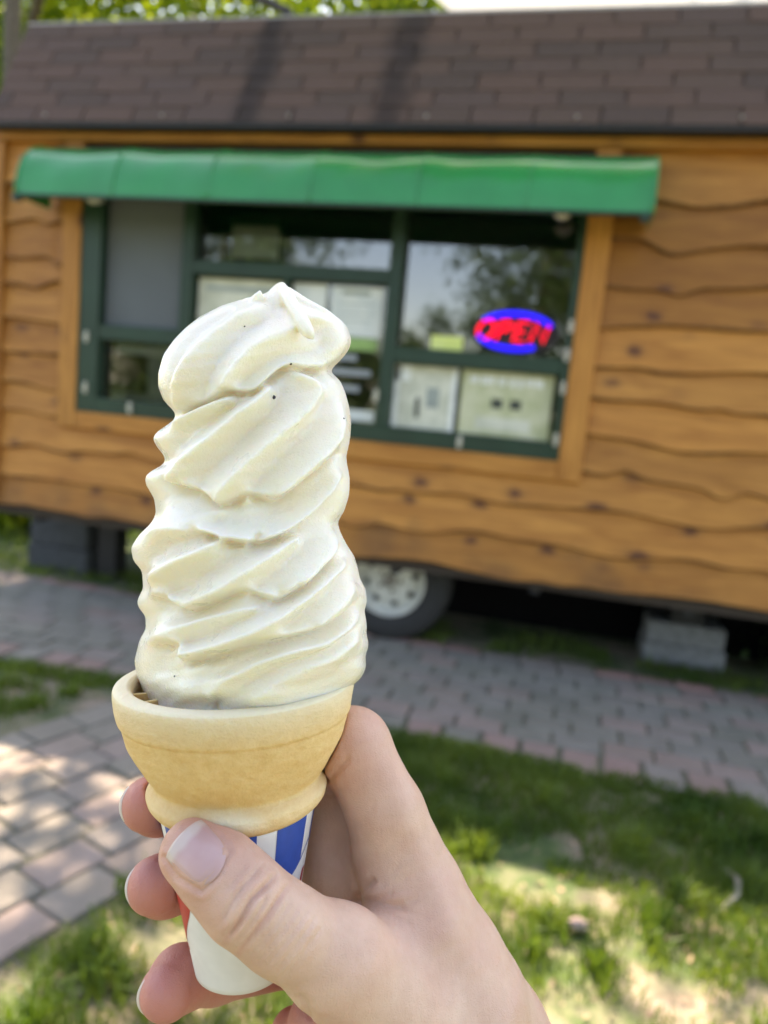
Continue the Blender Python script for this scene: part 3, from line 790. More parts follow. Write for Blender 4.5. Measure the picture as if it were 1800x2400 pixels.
# wheels, axle and frame
def wheel(x, y):
    R = .372
    ty = MB(); ty.lathe([(.215, -.085), (.27, -.100), (.335, -.098), (.362, -.080), (R, -.05), (R, .05), (.362, .080), (.335, .098), (.27, .1), (.215, .085), (.205, 0)], 48, 'y', (x, y, R), True)
    w = ty.build("wheel", M['tyre'], trailer, True)
    rm = MB(); rm.lathe([(.208, -.092), (.218, -.098), (.222, -.088), (.205, -.070), (.188, -.020), (.175, -.012), (.125, -.055), (.10, -.062), (.0, -.062)], 40, 'y', (x, y, R))
    rm.build("rim", M['white_metal'], w, True)
    for k in range(8):
        a = 2 * math.pi * (k + .3) / 8; cx_, cz_ = x + .148 * math.cos(a), R + .148 * math.sin(a)
        MB().lathe([(.0, -.0460), (.019, -.0455), (.022, -.03)], 10, 'y', (cx_, y - .003, cz_)).build("vent_hole", M['black_metal'], w)
    hb = MB(); hb.lathe([(.0, -.115), (.030, -.112), (.037, -.10), (.037, -.06)], 20, 'y', (x, y, R)); hb.build("hub_cap", M['hub_metal'], w, True)
    for k in range(5):
        a = 2 * math.pi * k / 5; MB().tube([(x + .068 * math.cos(a), y - .062, R + .068 * math.sin(a)), (x + .068 * math.cos(a), y - .082, R + .068 * math.sin(a))], .011, 6).build("wheel_nut", M['hub_metal'], w)
wheel(-.985, WALL_Y + .30); wheel(-.985, WALL_Y + TD - .3)
fr = MB()
for y_ in (WALL_Y + .62, WALL_Y + TD - .62): fr.box(TX0 + .02, TX1 - .02, y_ - .03, y_ + .03, .40, TZ0 - .002)
for x in np.arange(TX0 + .3, TX1, .8): fr.box(x - .025, x + .025, WALL_Y + .03, WALL_Y + TD - .03, .46, TZ0 - .004)
fr.build("chassis", M['black_metal'], trailer)
MB().tube([(-.985, WALL_Y + .36, .372), (-.985, WALL_Y + TD - .36, .372)], .04, 10).build("axle", M['black_metal'], trailer)
MB().box(TX0, TX1, WALL_Y + .0, WALL_Y + .03, TZ0 - .045, TZ0 - .003).build("skirt_rail", M['wood_dark'], trailer)

MB().box(-2.3, TX1 - .02, WALL_Y + TD - .03, WALL_Y + TD, .03, TZ0 - .003).build("added_rear_blocker", M['wood_dark'], trailer)  # added board that blocks light reaching under the trailer from behind
MB().box(-2.85, TX1 - .05, WALL_Y + 1.08, WALL_Y + 1.10, .0, TZ0 - .003).build("underside_shade_sheet", M['shade_black'], trailer)  # added black sheet that stands in for deep shade under the trailer
# jack blocks
def block(name, x0, x1, y0_, y1_, z1, mat, label):
    b = MB(); b.box(x0, x1, y0_, y1_, .0, z1 * .48, .008); b.box(x0 + .01, x1 - .015, y0_ + .012, y1_ - .01, z1 * .49, z1, .008)
    return tag(b.build(name, mat), label, "block")
o = block("support_block", .555, 1.03, WALL_Y + .66, WALL_Y + 1.0, .255, M['concrete'], "pale grey concrete block under the right of the trailer")
MB().box(.70, .88, WALL_Y + .7, WALL_Y + .9, .256, .40).build("jack_post", M['black_metal'], o)
o = block("support_block", -3.76, -3.27, WALL_Y + .52, WALL_Y + .9, .385, M['concrete_dark'], "dark stained block stack under the trailer's left end")
MB().box(-3.2, -3.06, WALL_Y + .55, WALL_Y + .7, .0, .40).build("jack_post", M['black_metal'], o)

# white panel and bent pole above the roof edge
zt = RZ + .02
V = [(-.83, 4.66, zt), (.99, 4.66, zt), (1.05, 4.86, zt + .62), (-1.55, 4.86, zt + .62)]
V += [(x, y + .012, z) for x, y, z in V]
o = mesh_obj("roof_panel", V, [(0, 1, 2, 3), (7, 6, 5, 4), (0, 4, 5, 1), (1, 5, 6, 2), (2, 6, 7, 3), (3, 7, 4, 0)], M['sheet'])
tag(o, "bright white panel leaning above the roof edge with a slanted left end", "panel")
o = MB().tube([(-1.90, 4.44, zt - .01), (-1.90, 4.45, zt + .05), (-2.02, 4.48, zt + .11), (-2.3, 4.50, zt + .22), (-2.35, 4.51, zt + .6)], .026, 8).build("bent_pole", M['black_metal'])
tag(o, "dark bent pole rising above the roof edge", "pole")
# ================================================================== grass, trees, bushes
def vnoise(x, y, seed, freq):
    r = np.random.default_rng(seed); T = r.random((64, 64))
    xf = x * freq; yf = y * freq; xi = np.floor(xf).astype(int); yi = np.floor(yf).astype(int); fx = xf - xi; fy = yf - yi
    fx = fx * fx * (3 - 2 * fx); fy = fy * fy * (3 - 2 * fy)
    g = lambda a, b: T[a % 64, b % 64]
    return (g(xi, yi) * (1 - fx) + g(xi + 1, yi) * fx) * (1 - fy) + (g(xi, yi + 1) * (1 - fx) + g(xi + 1, yi + 1) * fx) * fy
def grass_patch(n, xr, yr, keep, hmin, hmax, wid=.0028, at=None):
    if at is not None: x, y = at
    else:
        x = rng.uniform(*xr, n); y = rng.uniform(*yr, n)
        k = keep(x, y); x = x[k]; y = y[k]; n = len(x)
    h = rng.uniform(hmin, hmax, n) * (.55 + .9 * vnoise(x, y, 3, 5))
    a = rng.uniform(0, 6.2832, n); lean = rng.uniform(.1, .9, n) * h; la = rng.uniform(0, 6.2832, n)
    w = rng.uniform(.6, 1.4, n) * wid
    dx, dy = np.cos(a) * w, np.sin(a) * w; lx, ly = np.cos(la) * lean, np.sin(la) * lean
    z0 = np.zeros(n)
    V = np.stack([np.stack([x - dx, y - dy, z0], 1), np.stack([x + dx, y + dy, z0], 1),
                  np.stack([x + dx * .8 + lx * .35, y + dy * .8 + ly * .35, h * .6], 1), np.stack([x - dx * .8 + lx * .35, y - dy * .8 + ly * .35, h * .6], 1),
                  np.stack([x + lx, y + ly, h * (1 - .25 * lean / (h + 1e-6))], 1)], 1)
    i = np.arange(n)[:, None] * 5
    T = np.concatenate([i + [[0, 1, 2]], i + [[0, 2, 3]], i + [[3, 2, 4]]], 0)
    return V.reshape(-1, 3), T
def in_branch(x, y): n_ = BN[0] * x + BN[1] * y; return (n_ > BN0 - .01) & (n_ < BN1 + .01) & (y < PATH_Y0)
def off_path(x, y): return ~((y > PATH_Y0 - .01) & (y < PATH_Y1 + .01)) & ~in_branch(x, y)
def dens(x, y):
    v = .55 * vnoise(x, y, 11, 2.6) + .45 * vnoise(x, y, 12, 8)
    return v
parts = []
parts.append(grass_patch(190000, (-3.6, 2.6), (.7, 3.1), lambda x, y: off_path(x, y) & (dens(x, y) + .16 * rng.random(len(x)) + .14 * (y > 2.3) - .30 * (x < -1.8) > .575), .02, .07, .0021))
def tufts(n, k, xr, yr, hm):
    cx_ = rng.uniform(*xr, n); cy_ = rng.uniform(*yr, n); ok = off_path(cx_, cy_); cx_, cy_ = cx_[ok], cy_[ok]
    X = np.repeat(cx_, k) + rng.normal(0, .028, len(cx_) * k); Y = np.repeat(cy_, k) + rng.normal(0, .028, len(cx_) * k)
    return X, Y
tx, ty = tufts(150, 70, (-2.6, 2.2), (.9, 2.9), .1)
tx = np.concatenate([tx, rng.normal(.10, .03, 160)]); ty = np.concatenate([ty, rng.normal(2.06, .03, 160)])
parts.append(grass_patch(len(tx), None, None, None, .05, .11, .0035, (tx, ty)))
parts.append(grass_patch(14000, (-3.6, 2.2), (2.98, 3.14), lambda x, y: (vnoise(x, y, 5, 9) > .35) & ~in_branch(x, y), .02, .05))
parts.append(grass_patch(9000, (-4.5, 2.6), (4.46, 4.95), lambda x, y: vnoise(x, y, 6, 7) > .45, .02, .09))
parts.append(grass_patch(30000, (-12, 6), (4.9, 14), lambda x, y: (x < -3.7) | (y > 6.6), .05, .16, .006))
parts.append(grass_patch(1500, (-4.4, 1.6), (3.1, 4.5), lambda x, y: vnoise(x, y, 8, 11) > .62, .008, .02, .002))
Vs, Ts, o_ = [], [], 0
for v, t_ in parts: Vs.append(v); Ts.append(t_ + o_); o_ += len(v)
go = big_mesh("grass", np.concatenate(Vs), np.concatenate(Ts), M['grass'])
tag(go, "patchy green grass around the path and under the trailer edge", "grass", kind="stuff")

# broad-leaf weeds and litter in the near lawn
def leaf_cloud(C, n_each, spread, size, flat=0.0):
    C = np.asarray(C); k = len(C)
    c = np.repeat(C, n_each, 0) + rng.normal(0, 1, (k * n_each, 3)) * np.repeat(np.asarray(spread).reshape(-1, 1) if np.ndim(spread) else np.full((k, 1), spread), n_each, 0)
    return leaf_faces(c, size, flat)
def leaf_faces(c, size, flat=0.0):
    n = len(c)
    nrm = rng.normal(0, 1, (n, 3)); nrm[:, 2] = nrm[:, 2] * (1 - flat) + flat * 1.6; nrm /= np.linalg.norm(nrm, axis=1)[:, None]
    a = np.cross(nrm, rng.normal(0, 1, (n, 3))); a /= np.linalg.norm(a, axis=1)[:, None]; b = np.cross(nrm, a)
    s = (size * rng.uniform(.6, 1.35, n))[:, None]
    V = np.stack([c - a * s, c - b * s * .55 + nrm * s * .1, c + a * s, c + b * s * .55 + nrm * s * .1], 1)
    return V.reshape(-1, 3), np.arange(n * 4).reshape(n, 4)
def make_tree(name, base, height, crown_c, crown_r, nclump, nleaf, lsize, mat, label, trunk_r=.16, limbs=9, lean=(0, 0), extra=None, group=None, hole=None):
    base = np.array(base, float); top = base + np.array([lean[0], lean[1], height])
    t = empty(name, tuple(base)); tag(t, label, "tree", group)
    tb = MB(); n = 9
    pts = [base + (top - base) * (i / n) + np.array([math.sin(i * 1.3 + base[0]), math.cos(i * 1.7), 0]) * .06 * (i > 0) for i in range(n + 1)]
    tb.tube(pts, [trunk_r * (1.25 if i == 0 else 1 - .75 * i / n) for i in range(n + 1)], 10)
    cc = np.array(crown_c, float); cr = np.array(crown_r, float)
    dirs = rng.normal(0, 1, (nclump, 3)); dirs /= np.linalg.norm(dirs, axis=1)[:, None]
    C = cc + dirs * (rng.random((nclump, 1)) ** .45) * cr
    if extra is not None: C = np.concatenate([C, np.array(extra, float)])
    if hole is not None: C = C[[i for i in range(len(C)) if hole(C[i])]]
    for i in range(limbs):
        tgt = C[rng.integers(len(C))]; st = pts[rng.integers(n // 2, n)]
        mid = (st + tgt) / 2 + np.array([0, 0, .25]); tb.tube([st, mid, tgt], [trunk_r * .4, trunk_r * .25, trunk_r * .07], 6)
    if extra is not None:
        e = np.array(extra, float).mean(0); st = pts[n - 1]; tb.tube([st, (st + e) / 2 + np.array([0, 0, .5]), e], [trunk_r * .5, trunk_r * .35, trunk_r * .1], 7)
    tb.build("trunk", M['bark'], t, True)
    V, Fq = leaf_cloud(C, nleaf, rng.uniform(.22, .48, len(C)) * (cr.mean() / 2.2), lsize)
    big_mesh("crown", V - base, Fq, mat, t)
    return t
G_B = "trees behind the trailer"; G_F = "trees behind the viewer"
# tall tree left behind the trailer: its overhanging limb shades the hand
hp = np.array([0.0, .2, 1.36])
def along(h): return hp + SUN * ((h - hp[2]) / SUN[2])
ex = []
for hgt in (5.8, 6.3, 6.8, 7.3, 7.8):
    for _ in range(13):
        p_ = along(hgt) + rng.normal(0, 1, 3) * np.array([.62, .42, .15]); ex.append(p_)
for gx, gy in [(-1.45, 1.5), (-1.05, 1.85), (.95, 1.95), (-1.7, 1.75), (-1.25, 1.35), (-1.5, 2.05)]:
    p_ = np.array([gx, gy, 0]) + SUN * (7.0 / SUN[2]) + rng.normal(0, .1, 3); ex.append(p_)
make_tree("tall_tree", (-5.35, 6.3, 0), 8.5, (-7.4, 8.8, 8.0), (3.0, 2.2, 2.4), 110, 150, .075, M['leaf'], "tall tree with grey trunk behind the trailer's left end", .12, 12, extra=ex, group=G_B)
make_tree("broad_tree", (-3.6, 13.0, 0), 7.5, (-3.8, 12.5, 7.4), (4.4, 1.6, 3.4), 120, 140, .09, M['leaf'], "broad leafy tree rising behind the roof's left half", .22, 10, group=G_B)
make_tree("leafy_tree", (-9.5, 12.0, 0), 7.0, (-9.0, 11.5, 5.6), (3.6, 2.4, 3.6), 150, 150, .09, M['leaf'], "leafy tree filling the gap left of the roof", .2, 10, group=G_B)
make_tree("slim_tree", (2.3, 11.0, 0), 8.0, (2.35, 10.8, 6.9), (1.1, 1.2, 2.0), 34, 120, .09, M['leaf'], "slim tree rising behind the roof at far right", .15, 8, group=G_B)
# trees behind the viewer: mirrored in the window panes
make_tree("dark_tree", (-9.0, -10.5, 0), 8.5, (-9.2, -10.5, 5.4), (2.7, 2.2, 3.6), 90, 110, .10, M['leaf_dark'], "dark tree across the lawn mirrored in the middle pane", .22, 8, group=G_F)
make_tree("dark_tree", (-1.2, -11.5, 0), 9.0, (-.6, -11.5, 4.6), (3.0, 2.2, 3.6), 85, 110, .10, M['leaf_dark'], "dark tree across the lawn mirrored in the right pane", .22, 8, group=G_F)
make_tree("dark_tree", (5.5, -9.0, 0), 8.0, (5.5, -9.0, 5.6), (3.4, 2.4, 4.4), 130, 110, .10, M['leaf_dark'], "dark tree on the lawn behind and right of the viewer", .22, 8, group=G_F)
for k_, (x_, lab) in enumerate([(-26, "far tree line: leftmost low tree behind the viewer"), (-19, "far tree line: second low tree from the left behind the viewer"), (-12.5, "far tree line: low tree at the middle behind the viewer"), (-5.5, "far tree line: second low tree from the right behind the viewer"), (2.0, "far tree line: rightmost low tree behind the viewer")]):  # unseen tree row added to darken the horizon in reflections
    make_tree("added_low_tree", (x_, -25 - (k_ % 2) * 2, 0), 4.2, (x_, -25, 2.6), (3.7, 1.6, 2.3 + .3 * (k_ % 2)), 70, 110, .16, M['leaf_dark'], lab, .2, 4, group=G_F)
def bush(name, c, r, n, nl, label, mat='leaf', size=.05):
    t = empty(name, (c[0], c[1], 0)); tag(t, label, "bush")
    b = MB()
    C = []
    for _ in range(n):
        d = rng.normal(0, 1, 3); d /= np.linalg.norm(d); d[2] = abs(d[2]); C.append(np.array([c[0], c[1], c[2]]) + d * np.array(r) * rng.random() ** .4)
    for k in range(8): tgt = C[k]; b.tube([(c[0], c[1], 0), tuple((np.array(tgt) + [c[0], c[1], 0]) / 2), tuple(tgt)], [.014, .009, .004], 5)
    b.build("stems", M['bark'], t)
    V, Fq = leaf_cloud(C, nl, .11, size)
    big_mesh("foliage", V - np.array([c[0], c[1], 0]), Fq, M[mat], t)
bush("low_bush", (-4.75, 6.1, .1), (.75, .6, .75), 60, 60, "bright green bush beside the trailer's left end")
bush("low_bush", (-4.5, 8.6, .1), (1.6, .6, .9), 70, 60, "green bush behind the trailer seen below its left end")
bush("low_bush", (-1.6, 9.2, .1), (1.3, .6, .8), 50, 60, "green bush behind the trailer seen between the wheels")
bush("low_bush", (1.75, 5.05, .03), (.42, .22, .25), 40, 50, "dark green weeds right of the pale concrete block", 'leaf_dark', .03)

# litter on the lawn
o = MB().tube([(.64, 2.54, .03), (.66, 2.47, .045), (.645, 2.39, .04), (.58, 2.31, .02)], [.007, .009, .008, .006], 6).build("stick", M['stick'], smooth=True)
tag(o, "pale curved stick lying in the grass on the right", "stick")
def rock(name, p, s, mat, label, cat):
    d = rng.normal(0, 1, (60, 3)); d /= np.linalg.norm(d, axis=1)[:, None]
    import bmesh
    bm = bmesh.new(); bmesh.ops.create_icosphere(bm, subdivisions=3, radius=1)
    for v in bm.verts:
        q = v.co; f = 1 + .12 * math.sin(q.x * 3 + 1) + .1 * math.sin(q.y * 4 + q.z * 3)
        v.co = Vector((q.x * f * s[0], q.y * f * s[1], q.z * f * s[2]))
    me = bpy.data.meshes.new(name); bm.to_mesh(me); bm.free(); me.materials.append(mat)
    o = bpy.data.objects.new(name, me); o.location = p; link(o); o.rotation_euler = (.2, .3, .7); tag(o, label, cat)
rock("stone", (.17, 2.08, .03), (.038, .020, .014), M['stone'], "small pinkish stone in the sunlit grass", "stone")
rock("stone", (-.93, 1.78, .012), (.045, .03, .014), M['stone'], "flat pinkish stone in the grass below the branch path", "stone")
# dead leaves scattered on the soil
lc = np.stack([rng.uniform(-2.8, 2.2, 2600), rng.uniform(1.0, 3.05, 2600), rng.uniform(.005, .02, 2600)], 1)
lc = lc[off_path(lc[:, 0], lc[:, 1])]
V, Fq = leaf_faces(lc, .011, .8)
o = big_mesh("leaf_litter", V, Fq, simple("dead_leaf", (.36, .25, .16), .8, var=.4, scale=15)); tag(o, "dry leaf litter scattered on the bare soil", "leaf litter", kind="stuff")
wc = np.stack([rng.uniform(-2.8, 2.2, 1400), rng.uniform(1.0, 3.05, 1400), rng.uniform(.015, .04, 1400)], 1)
wc = wc[off_path(wc[:, 0], wc[:, 1])]; wc = wc[vnoise(wc[:, 0], wc[:, 1], 21, 3) > .5]
V, Fq = leaf_faces(wc, .014, .7)
o = big_mesh("clover", V, Fq, M['grass']); tag(o, "small clover leaves among the grass", "weeds", kind="stuff")
# ================================================================== ice cream cone (held 0.2 m from the camera)
D0 = 200.0                       # mm, distance of the cone axis along the view direction
MM = Matrix.Identity(4)          # near frame: x right, y up, z away from the camera, metres
for i in range(3):
    MM[i][0] = CR[i]; MM[i][1] = CU[i]; MM[i][2] = CF[i]; MM[i][3] = CAMP[i]
# a right-handed version for mesh objects (z towards the camera)
MR = MM.copy()
for i in range(3): MR[i][2] = -CF[i]
def Pn(px, py, d):
    """photo pixel + depth offset in mm -> near-frame coordinates in mm (x right, y up, z = -depth)"""
    px = np.asarray(px, float); py = np.asarray(py, float); d = np.asarray(d, float)
    w = (D0 + d)
    return np.stack([(px - 900) * w / FPX, -(py - 1200) * w / FPX, -w + 0 * px], -1)
cone = empty("ice_cream_cone"); cone.matrix_world = MR
TILT = R_(-.45)
RC = Pn(553, 1600, 0)            # rim centre
axx = np.array([math.cos(TILT), -math.sin(TILT), 0]); axz = np.array([math.sin(TILT), math.cos(TILT), math.sin(R_(4.0))]); axz /= np.linalg.norm(axz); axy = np.cross(axz, axx)
KPX = D0 / FPX                   # mm per photo pixel at the axis
def cone_pt(r, th, z):           # r,z in photo pixels; th=0 faces the camera, positive to the right
    r = np.asarray(r, float); th = np.asarray(th, float); z = np.asarray(z, float)
    return (RC + (np.multiply.outer(r * np.sin(th), axx) + np.multiply.outer(-r * np.cos(th), axy) + np.multiply.outer(z, axz)) * KPX) / 1000.0
def near_child(o, parent): o.parent = parent; return o
def lathe_near(name, prof, mat, parent, n=160, closed=True, noise=0.0):
    prof = np.array(prof, float); m_ = len(prof)
    th = np.linspace(0, 2 * math.pi, n, endpoint=False)
    Rr = np.repeat(prof[:, 0:1], n, 1); Zz = np.repeat(prof[:, 1:2], n, 1); Th = np.repeat(th[None], m_, 0)
    if noise:
        ph = rng.uniform(0, 6.28, 12)
        nz = sum(np.sin(k * Th + ph[k % 12] + Zz * .03 * (k % 4)) / (k ** .5) for k in range(2, 12)) * noise
        Rr = Rr + nz; Zz = Zz + nz * .5
    V = cone_pt(Rr.ravel(), Th.ravel(), Zz.ravel())
    i = np.arange(m_ if closed else m_ - 1)[:, None]; k = np.arange(n)[None]
    j = (i + 1) % m_; k2 = (k + 1) % n
    Fq = np.stack([i * n + k, i * n + k2, j * n + k2, j * n + k], -1).reshape(-1, 4)
    o = big_mesh(name, V, Fq, mat, parent, True)
    return o, prof, n
def spline(pts, n):
    pts = np.array(pts, float); t = np.concatenate([[0], np.cumsum(np.linalg.norm(np.diff(pts, axis=0), axis=1))])
    s = np.linspace(0, t[-1], n)
    out = np.stack([np.interp(s, t, pts[:, c]) for c in range(pts.shape[1])], 1)
    for _ in range(3): out[1:-1] = (out[:-2] + 2 * out[1:-1] + out[2:]) / 4
    return out
outer = spline([(246, 15), (262, 15), (271, 12), (275, 5), (275, -10), (272, -34), (268, -56), (266, -63), (260, -67), (259, -80), (250, -114), (233, -150), (210, -190), (198, -208), (193, -216), (196, -223), (205, -232), (210, -244), (206, -261), (195, -277), (183, -285), (176, -296), (167, -330), (154, -380)], 190)
inner = spline([(148, -380), (160, -300), (172, -235), (186, -212), (208, -180), (226, -140), (226, -110), (229, -40), (230, 6), (233, 13), (240, 15)], 50)
prof = np.concatenate([outer, inner])
wafer, pr_, n_ = lathe_near("wafer_cup", prof, M['wafer'], cone, 180, True, .7)
# baked colour: pale rim and ring, browner foot of the bowl
me = wafer.data
zpx = np.repeat(pr_[:, 1], n_); isin = np.repeat(np.arange(len(pr_)) >= 188, n_)
thv = np.tile(np.linspace(0, 2 * math.pi, n_, endpoint=False), len(pr_))
pale = np.clip((zpx + 66) / 66, 0, 1) * .62 + .3 * (zpx > 8)
ring = np.exp(-((zpx + 244) / 26) ** 2) * (.25 + .6 * np.clip(np.sin(thv * 3 + 1.0) * .7 + np.sin(thv * 7 + zpx * .05) * .5, 0, 1))
pale = np.where(isin & (zpx < -6), .25, np.maximum(pale, ring))
toast = np.exp(-((zpx + 190) / 30) ** 2) * .22 + np.exp(-((zpx + 289) / 10) ** 2) * .35
toast = np.where(isin, .25, toast)
for nm, arr in (("pale", pale), ("toast", toast)):
    a = me.attributes.new(nm, 'FLOAT', 'POINT'); a.data.foreach_set("value", arr.astype(np.float32))
# ribs inside the cup mouth
for th in np.radians([-118, -96, -76, -58]):
    q = MB(); 
    c = [cone_pt(np.array([246, 170]), np.array([th, th]), np.array([zz, zz])) for zz in (-8, -70)]
    off = (cone_pt(np.array([0.0]), np.array([0.0]), np.array([0.0]))[0] * 0)
    tv = (axx * math.cos(th) + axy * math.sin(th)) * 5.0 * KPX / 1000
    V = [c[0][0] - tv, c[0][1] - tv, c[1][1] - tv, c[1][0] - tv, c[0][0] + tv, c[0][1] + tv, c[1][1] + tv, c[1][0] + tv]
    o = mesh_obj("rib", V, [(0, 1, 2, 3), (7, 6, 5, 4), (0, 4, 5, 1), (1, 5, 6, 2), (2, 6, 7, 3), (3, 7, 4, 0)], M['wafer'], wafer)
# paper sleeve
SZ0, SZ1, SR0, SR1 = -285.0, -688.0, 182.0, 110.0
def sleeve_r(z): return SR0 + (SR1 - SR0) * (SZ0 - z) / (SZ0 - SZ1)
sp = [(sleeve_r(z) + 0, z) for z in np.linspace(SZ0, SZ1, 30)] + [(sleeve_r(SZ1) - 4, SZ1 - 2)] + [(sleeve_r(z) - 5, z) for z in np.linspace(SZ1 + 4, SZ0 + 1, 12)]
sleeve, _, _ = lathe_near("paper_sleeve", sp, M['sleeve'], cone, 120)
bt, _, _ = lathe_near("sleeve_base", [(.5, SZ1 + 18), (108, SZ1 + 18), (108, SZ1 + 12), (.5, SZ1 + 12)], M['sleeve'], sleeve, 60)
def patch(name, th0, th1, ztop, zbot_fn, mat, nth=14, nz=10, off=.9):
    ths = np.linspace(R_(th0), R_(th1), nth); V = []; Fc = []
    for i, t in enumerate(ths):
        zb = zbot_fn(math.degrees(t)); zt_ = ztop(math.degrees(t)) if callable(ztop) else ztop
        for z in np.linspace(zt_, zb, nz): V.append(cone_pt(np.array([sleeve_r(z) + off]), np.array([t]), np.array([z]))[0])
    for i in range(nth - 1):
        for j in range(nz - 1): Fc.append((i * nz + j, i * nz + j + 1, (i + 1) * nz + j + 1, (i + 1) * nz + j))
    return mesh_obj(name, V, Fc, mat, sleeve, True)
def zb_blue(t):     # lower border of the striped band: dips between two ovals
    return -428 + 62 * min(1, abs((t - 46) / 32)) ** 1.6 if 8 < t < 112 else (-428 + 62 * min(1, abs((t + 85) / 45)) ** 1.6)
for k in range(8):
    c_ = -127 + 45 * k
    patch("blue_stripe", c_ - 15, c_ + 15, SZ0 - 2, zb_blue, M['blue_ink'])
patch("border_line", 46, 110, lambda t: zb_blue(t) + 0, lambda t: zb_blue(t) - 5, M['blue_ink'], 20, 3, 1.1)
# red lettering: what the fingers leave visible of the word
def glyph(pts, mat, off=1.0, name="red_letter", nw=9):
    k = len(pts) // 2; L = np.array(pts[:k]); Rr = np.array(pts[k:][::-1]); V = []
    for a, b in zip(L, Rr):
        for f in np.linspace(0, 1, nw):
            t, z = a + (b - a) * f; V.append(cone_pt(np.array([sleeve_r(z) + off]), np.array([R_(t)]), np.array([z]))[0])
    mesh_obj(name, V, [(i * nw + q, i * nw + q + 1, (i + 1) * nw + q + 1, (i + 1) * nw + q) for i in range(k - 1) for q in range(nw - 1)], mat, sleeve)
def band(c0, w0, n=10):
    """closed outline from a centre line [(theta,z)] and half widths in degrees"""
    c0 = spline(c0, n); w = np.interp(np.linspace(0, 1, n), np.linspace(0, 1, len(w0)), w0)
    L = [(t - a, z) for (t, z), a in zip(c0, w)]; Rr = [(t + a, z) for (t, z), a in zip(c0, w)]
    return L + Rr[::-1]
glyph(band([(-86, -450), (-83, -520), (-79, -600)], [4, 4.5, 1.5]), M['red_ink'])
glyph(band([(-52, -450), (-58, -520), (-66, -580), (-71, -618)], [20, 15, 7, 1]), M['red_ink'])
glyph(band([(58, -432), (64, -470), (62, -520)], [1.5, 7, 7]), M['red_ink'])
glyph(band([(80, -432), (76, -480), (72, -520)], [3, 3, 3]), M['red_ink'])
MBr = [( -52 + 5.0 * math.cos(a), -600 + 8 * math.sin(a)) for a in np.linspace(0, 2 * math.pi, 25)]
V = []; Fc = []
for a in np.linspace(0, 2 * math.pi, 25)[:-1]:
    for f in (1.0, .8): 
        t, z = -63 + 4.6 * f * math.cos(a), -604 + 8.0 * f * math.sin(a); V.append(cone_pt(np.array([sleeve_r(z) + 1]), np.array([R_(t)]), np.array([z]))[0])
for k in range(24): Fc.append((2 * k, 2 * k + 1, (2 * k + 3) % 48, (2 * k + 2) % 48))
mesh_obj("register_mark", V, Fc, M['red_ink'], sleeve)
for st in ([(-65, -608.5), (-65, -599.5)], [(-65, -599.5), (-62, -600), (-62, -603.5), (-65, -604)], [(-64, -604), (-61.3, -608.5)]):
    glyph(band(st, [.45, .45], 6), M['red_ink'], 1.0, "register_letter")

# ---------------- soft serve: the piped swirl, sculpted as a closed radial surface
XL = np.array([(660, 667), (642, 691), (600, 700), (563, 703), (520, 716), (469, 742), (438, 765), (407, 797), (383, 832), (371, 875), (371, 906), (383, 938), (412, 968), (410, 984), (368, 1012), (357, 1028), (368, 1047), (387, 1071), (386, 1090), (364, 1098), (341, 1114), (341, 1134), (362, 1169), (366, 1204), (358, 1220), (350, 1232), (328, 1251), (307, 1283), (312, 1314), (333, 1337), (336, 1380), (321, 1408), (324, 1423), (341, 1443), (342, 1474), (328, 1498), (315, 1549), (320, 1580), (335, 1615), (345, 1645), (350, 1690)], float)
XR = np.array([(663, 667), (690, 695), (740, 722), (791, 742), (814, 765), (824, 797), (818, 820), (799, 844), (774, 866), (776, 877), (795, 887), (810, 922), (820, 961), (823, 993), (820, 1032), (811, 1071), (814, 1091), (820, 1122), (818, 1161), (806, 1200), (790, 1224), (799, 1251), (814, 1280), (830, 1302), (840, 1337), (843, 1357), (857, 1380), (860, 1412), (853, 1431), (859, 1455), (859, 1490), (865, 1510), (856, 1537), (858, 1565), (846, 1590), (820, 1612), (800, 1640), (790, 1690)], float)
vs = np.concatenate([np.linspace(667.5, 715, 40)[:-1], np.arange(715, 1691, 2.0)])
xl = np.interp(vs, XL[:, 1], XL[:, 0]); xr = np.interp(vs, XR[:, 1], XR[:, 0])
XLR = (xl, xr)
def gsm(a, sig):
    k = int(sig * 3); w = np.exp(-np.arange(-k, k + 1) ** 2 / (2 * sig * sig)); w /= w.sum()
    return np.convolve(np.pad(a, k, mode='edge'), w, 'valid')
kf = np.clip((vs - 720) / 30, 0, 1)
xl = gsm(xl, 3.0) * kf + xl * (1 - kf); xr = gsm(xr, 3.5) * kf + xr * (1 - kf)
# smooth envelope
cxs = gsm((xl + xr) / 2, 22); 
aL, aR = cxs - xl, xr - cxs
sm = lambda a: gsm(a, 26)
fade = np.clip((vs - 690) / 70, 0, 1)
aLs = sm(aL) * fade + aL * (1 - fade); aRs = sm(aR) * fade + aR * (1 - fade)
aLs = np.minimum(aLs, aL + 26); aRs = np.minimum(aRs, aR + 26)

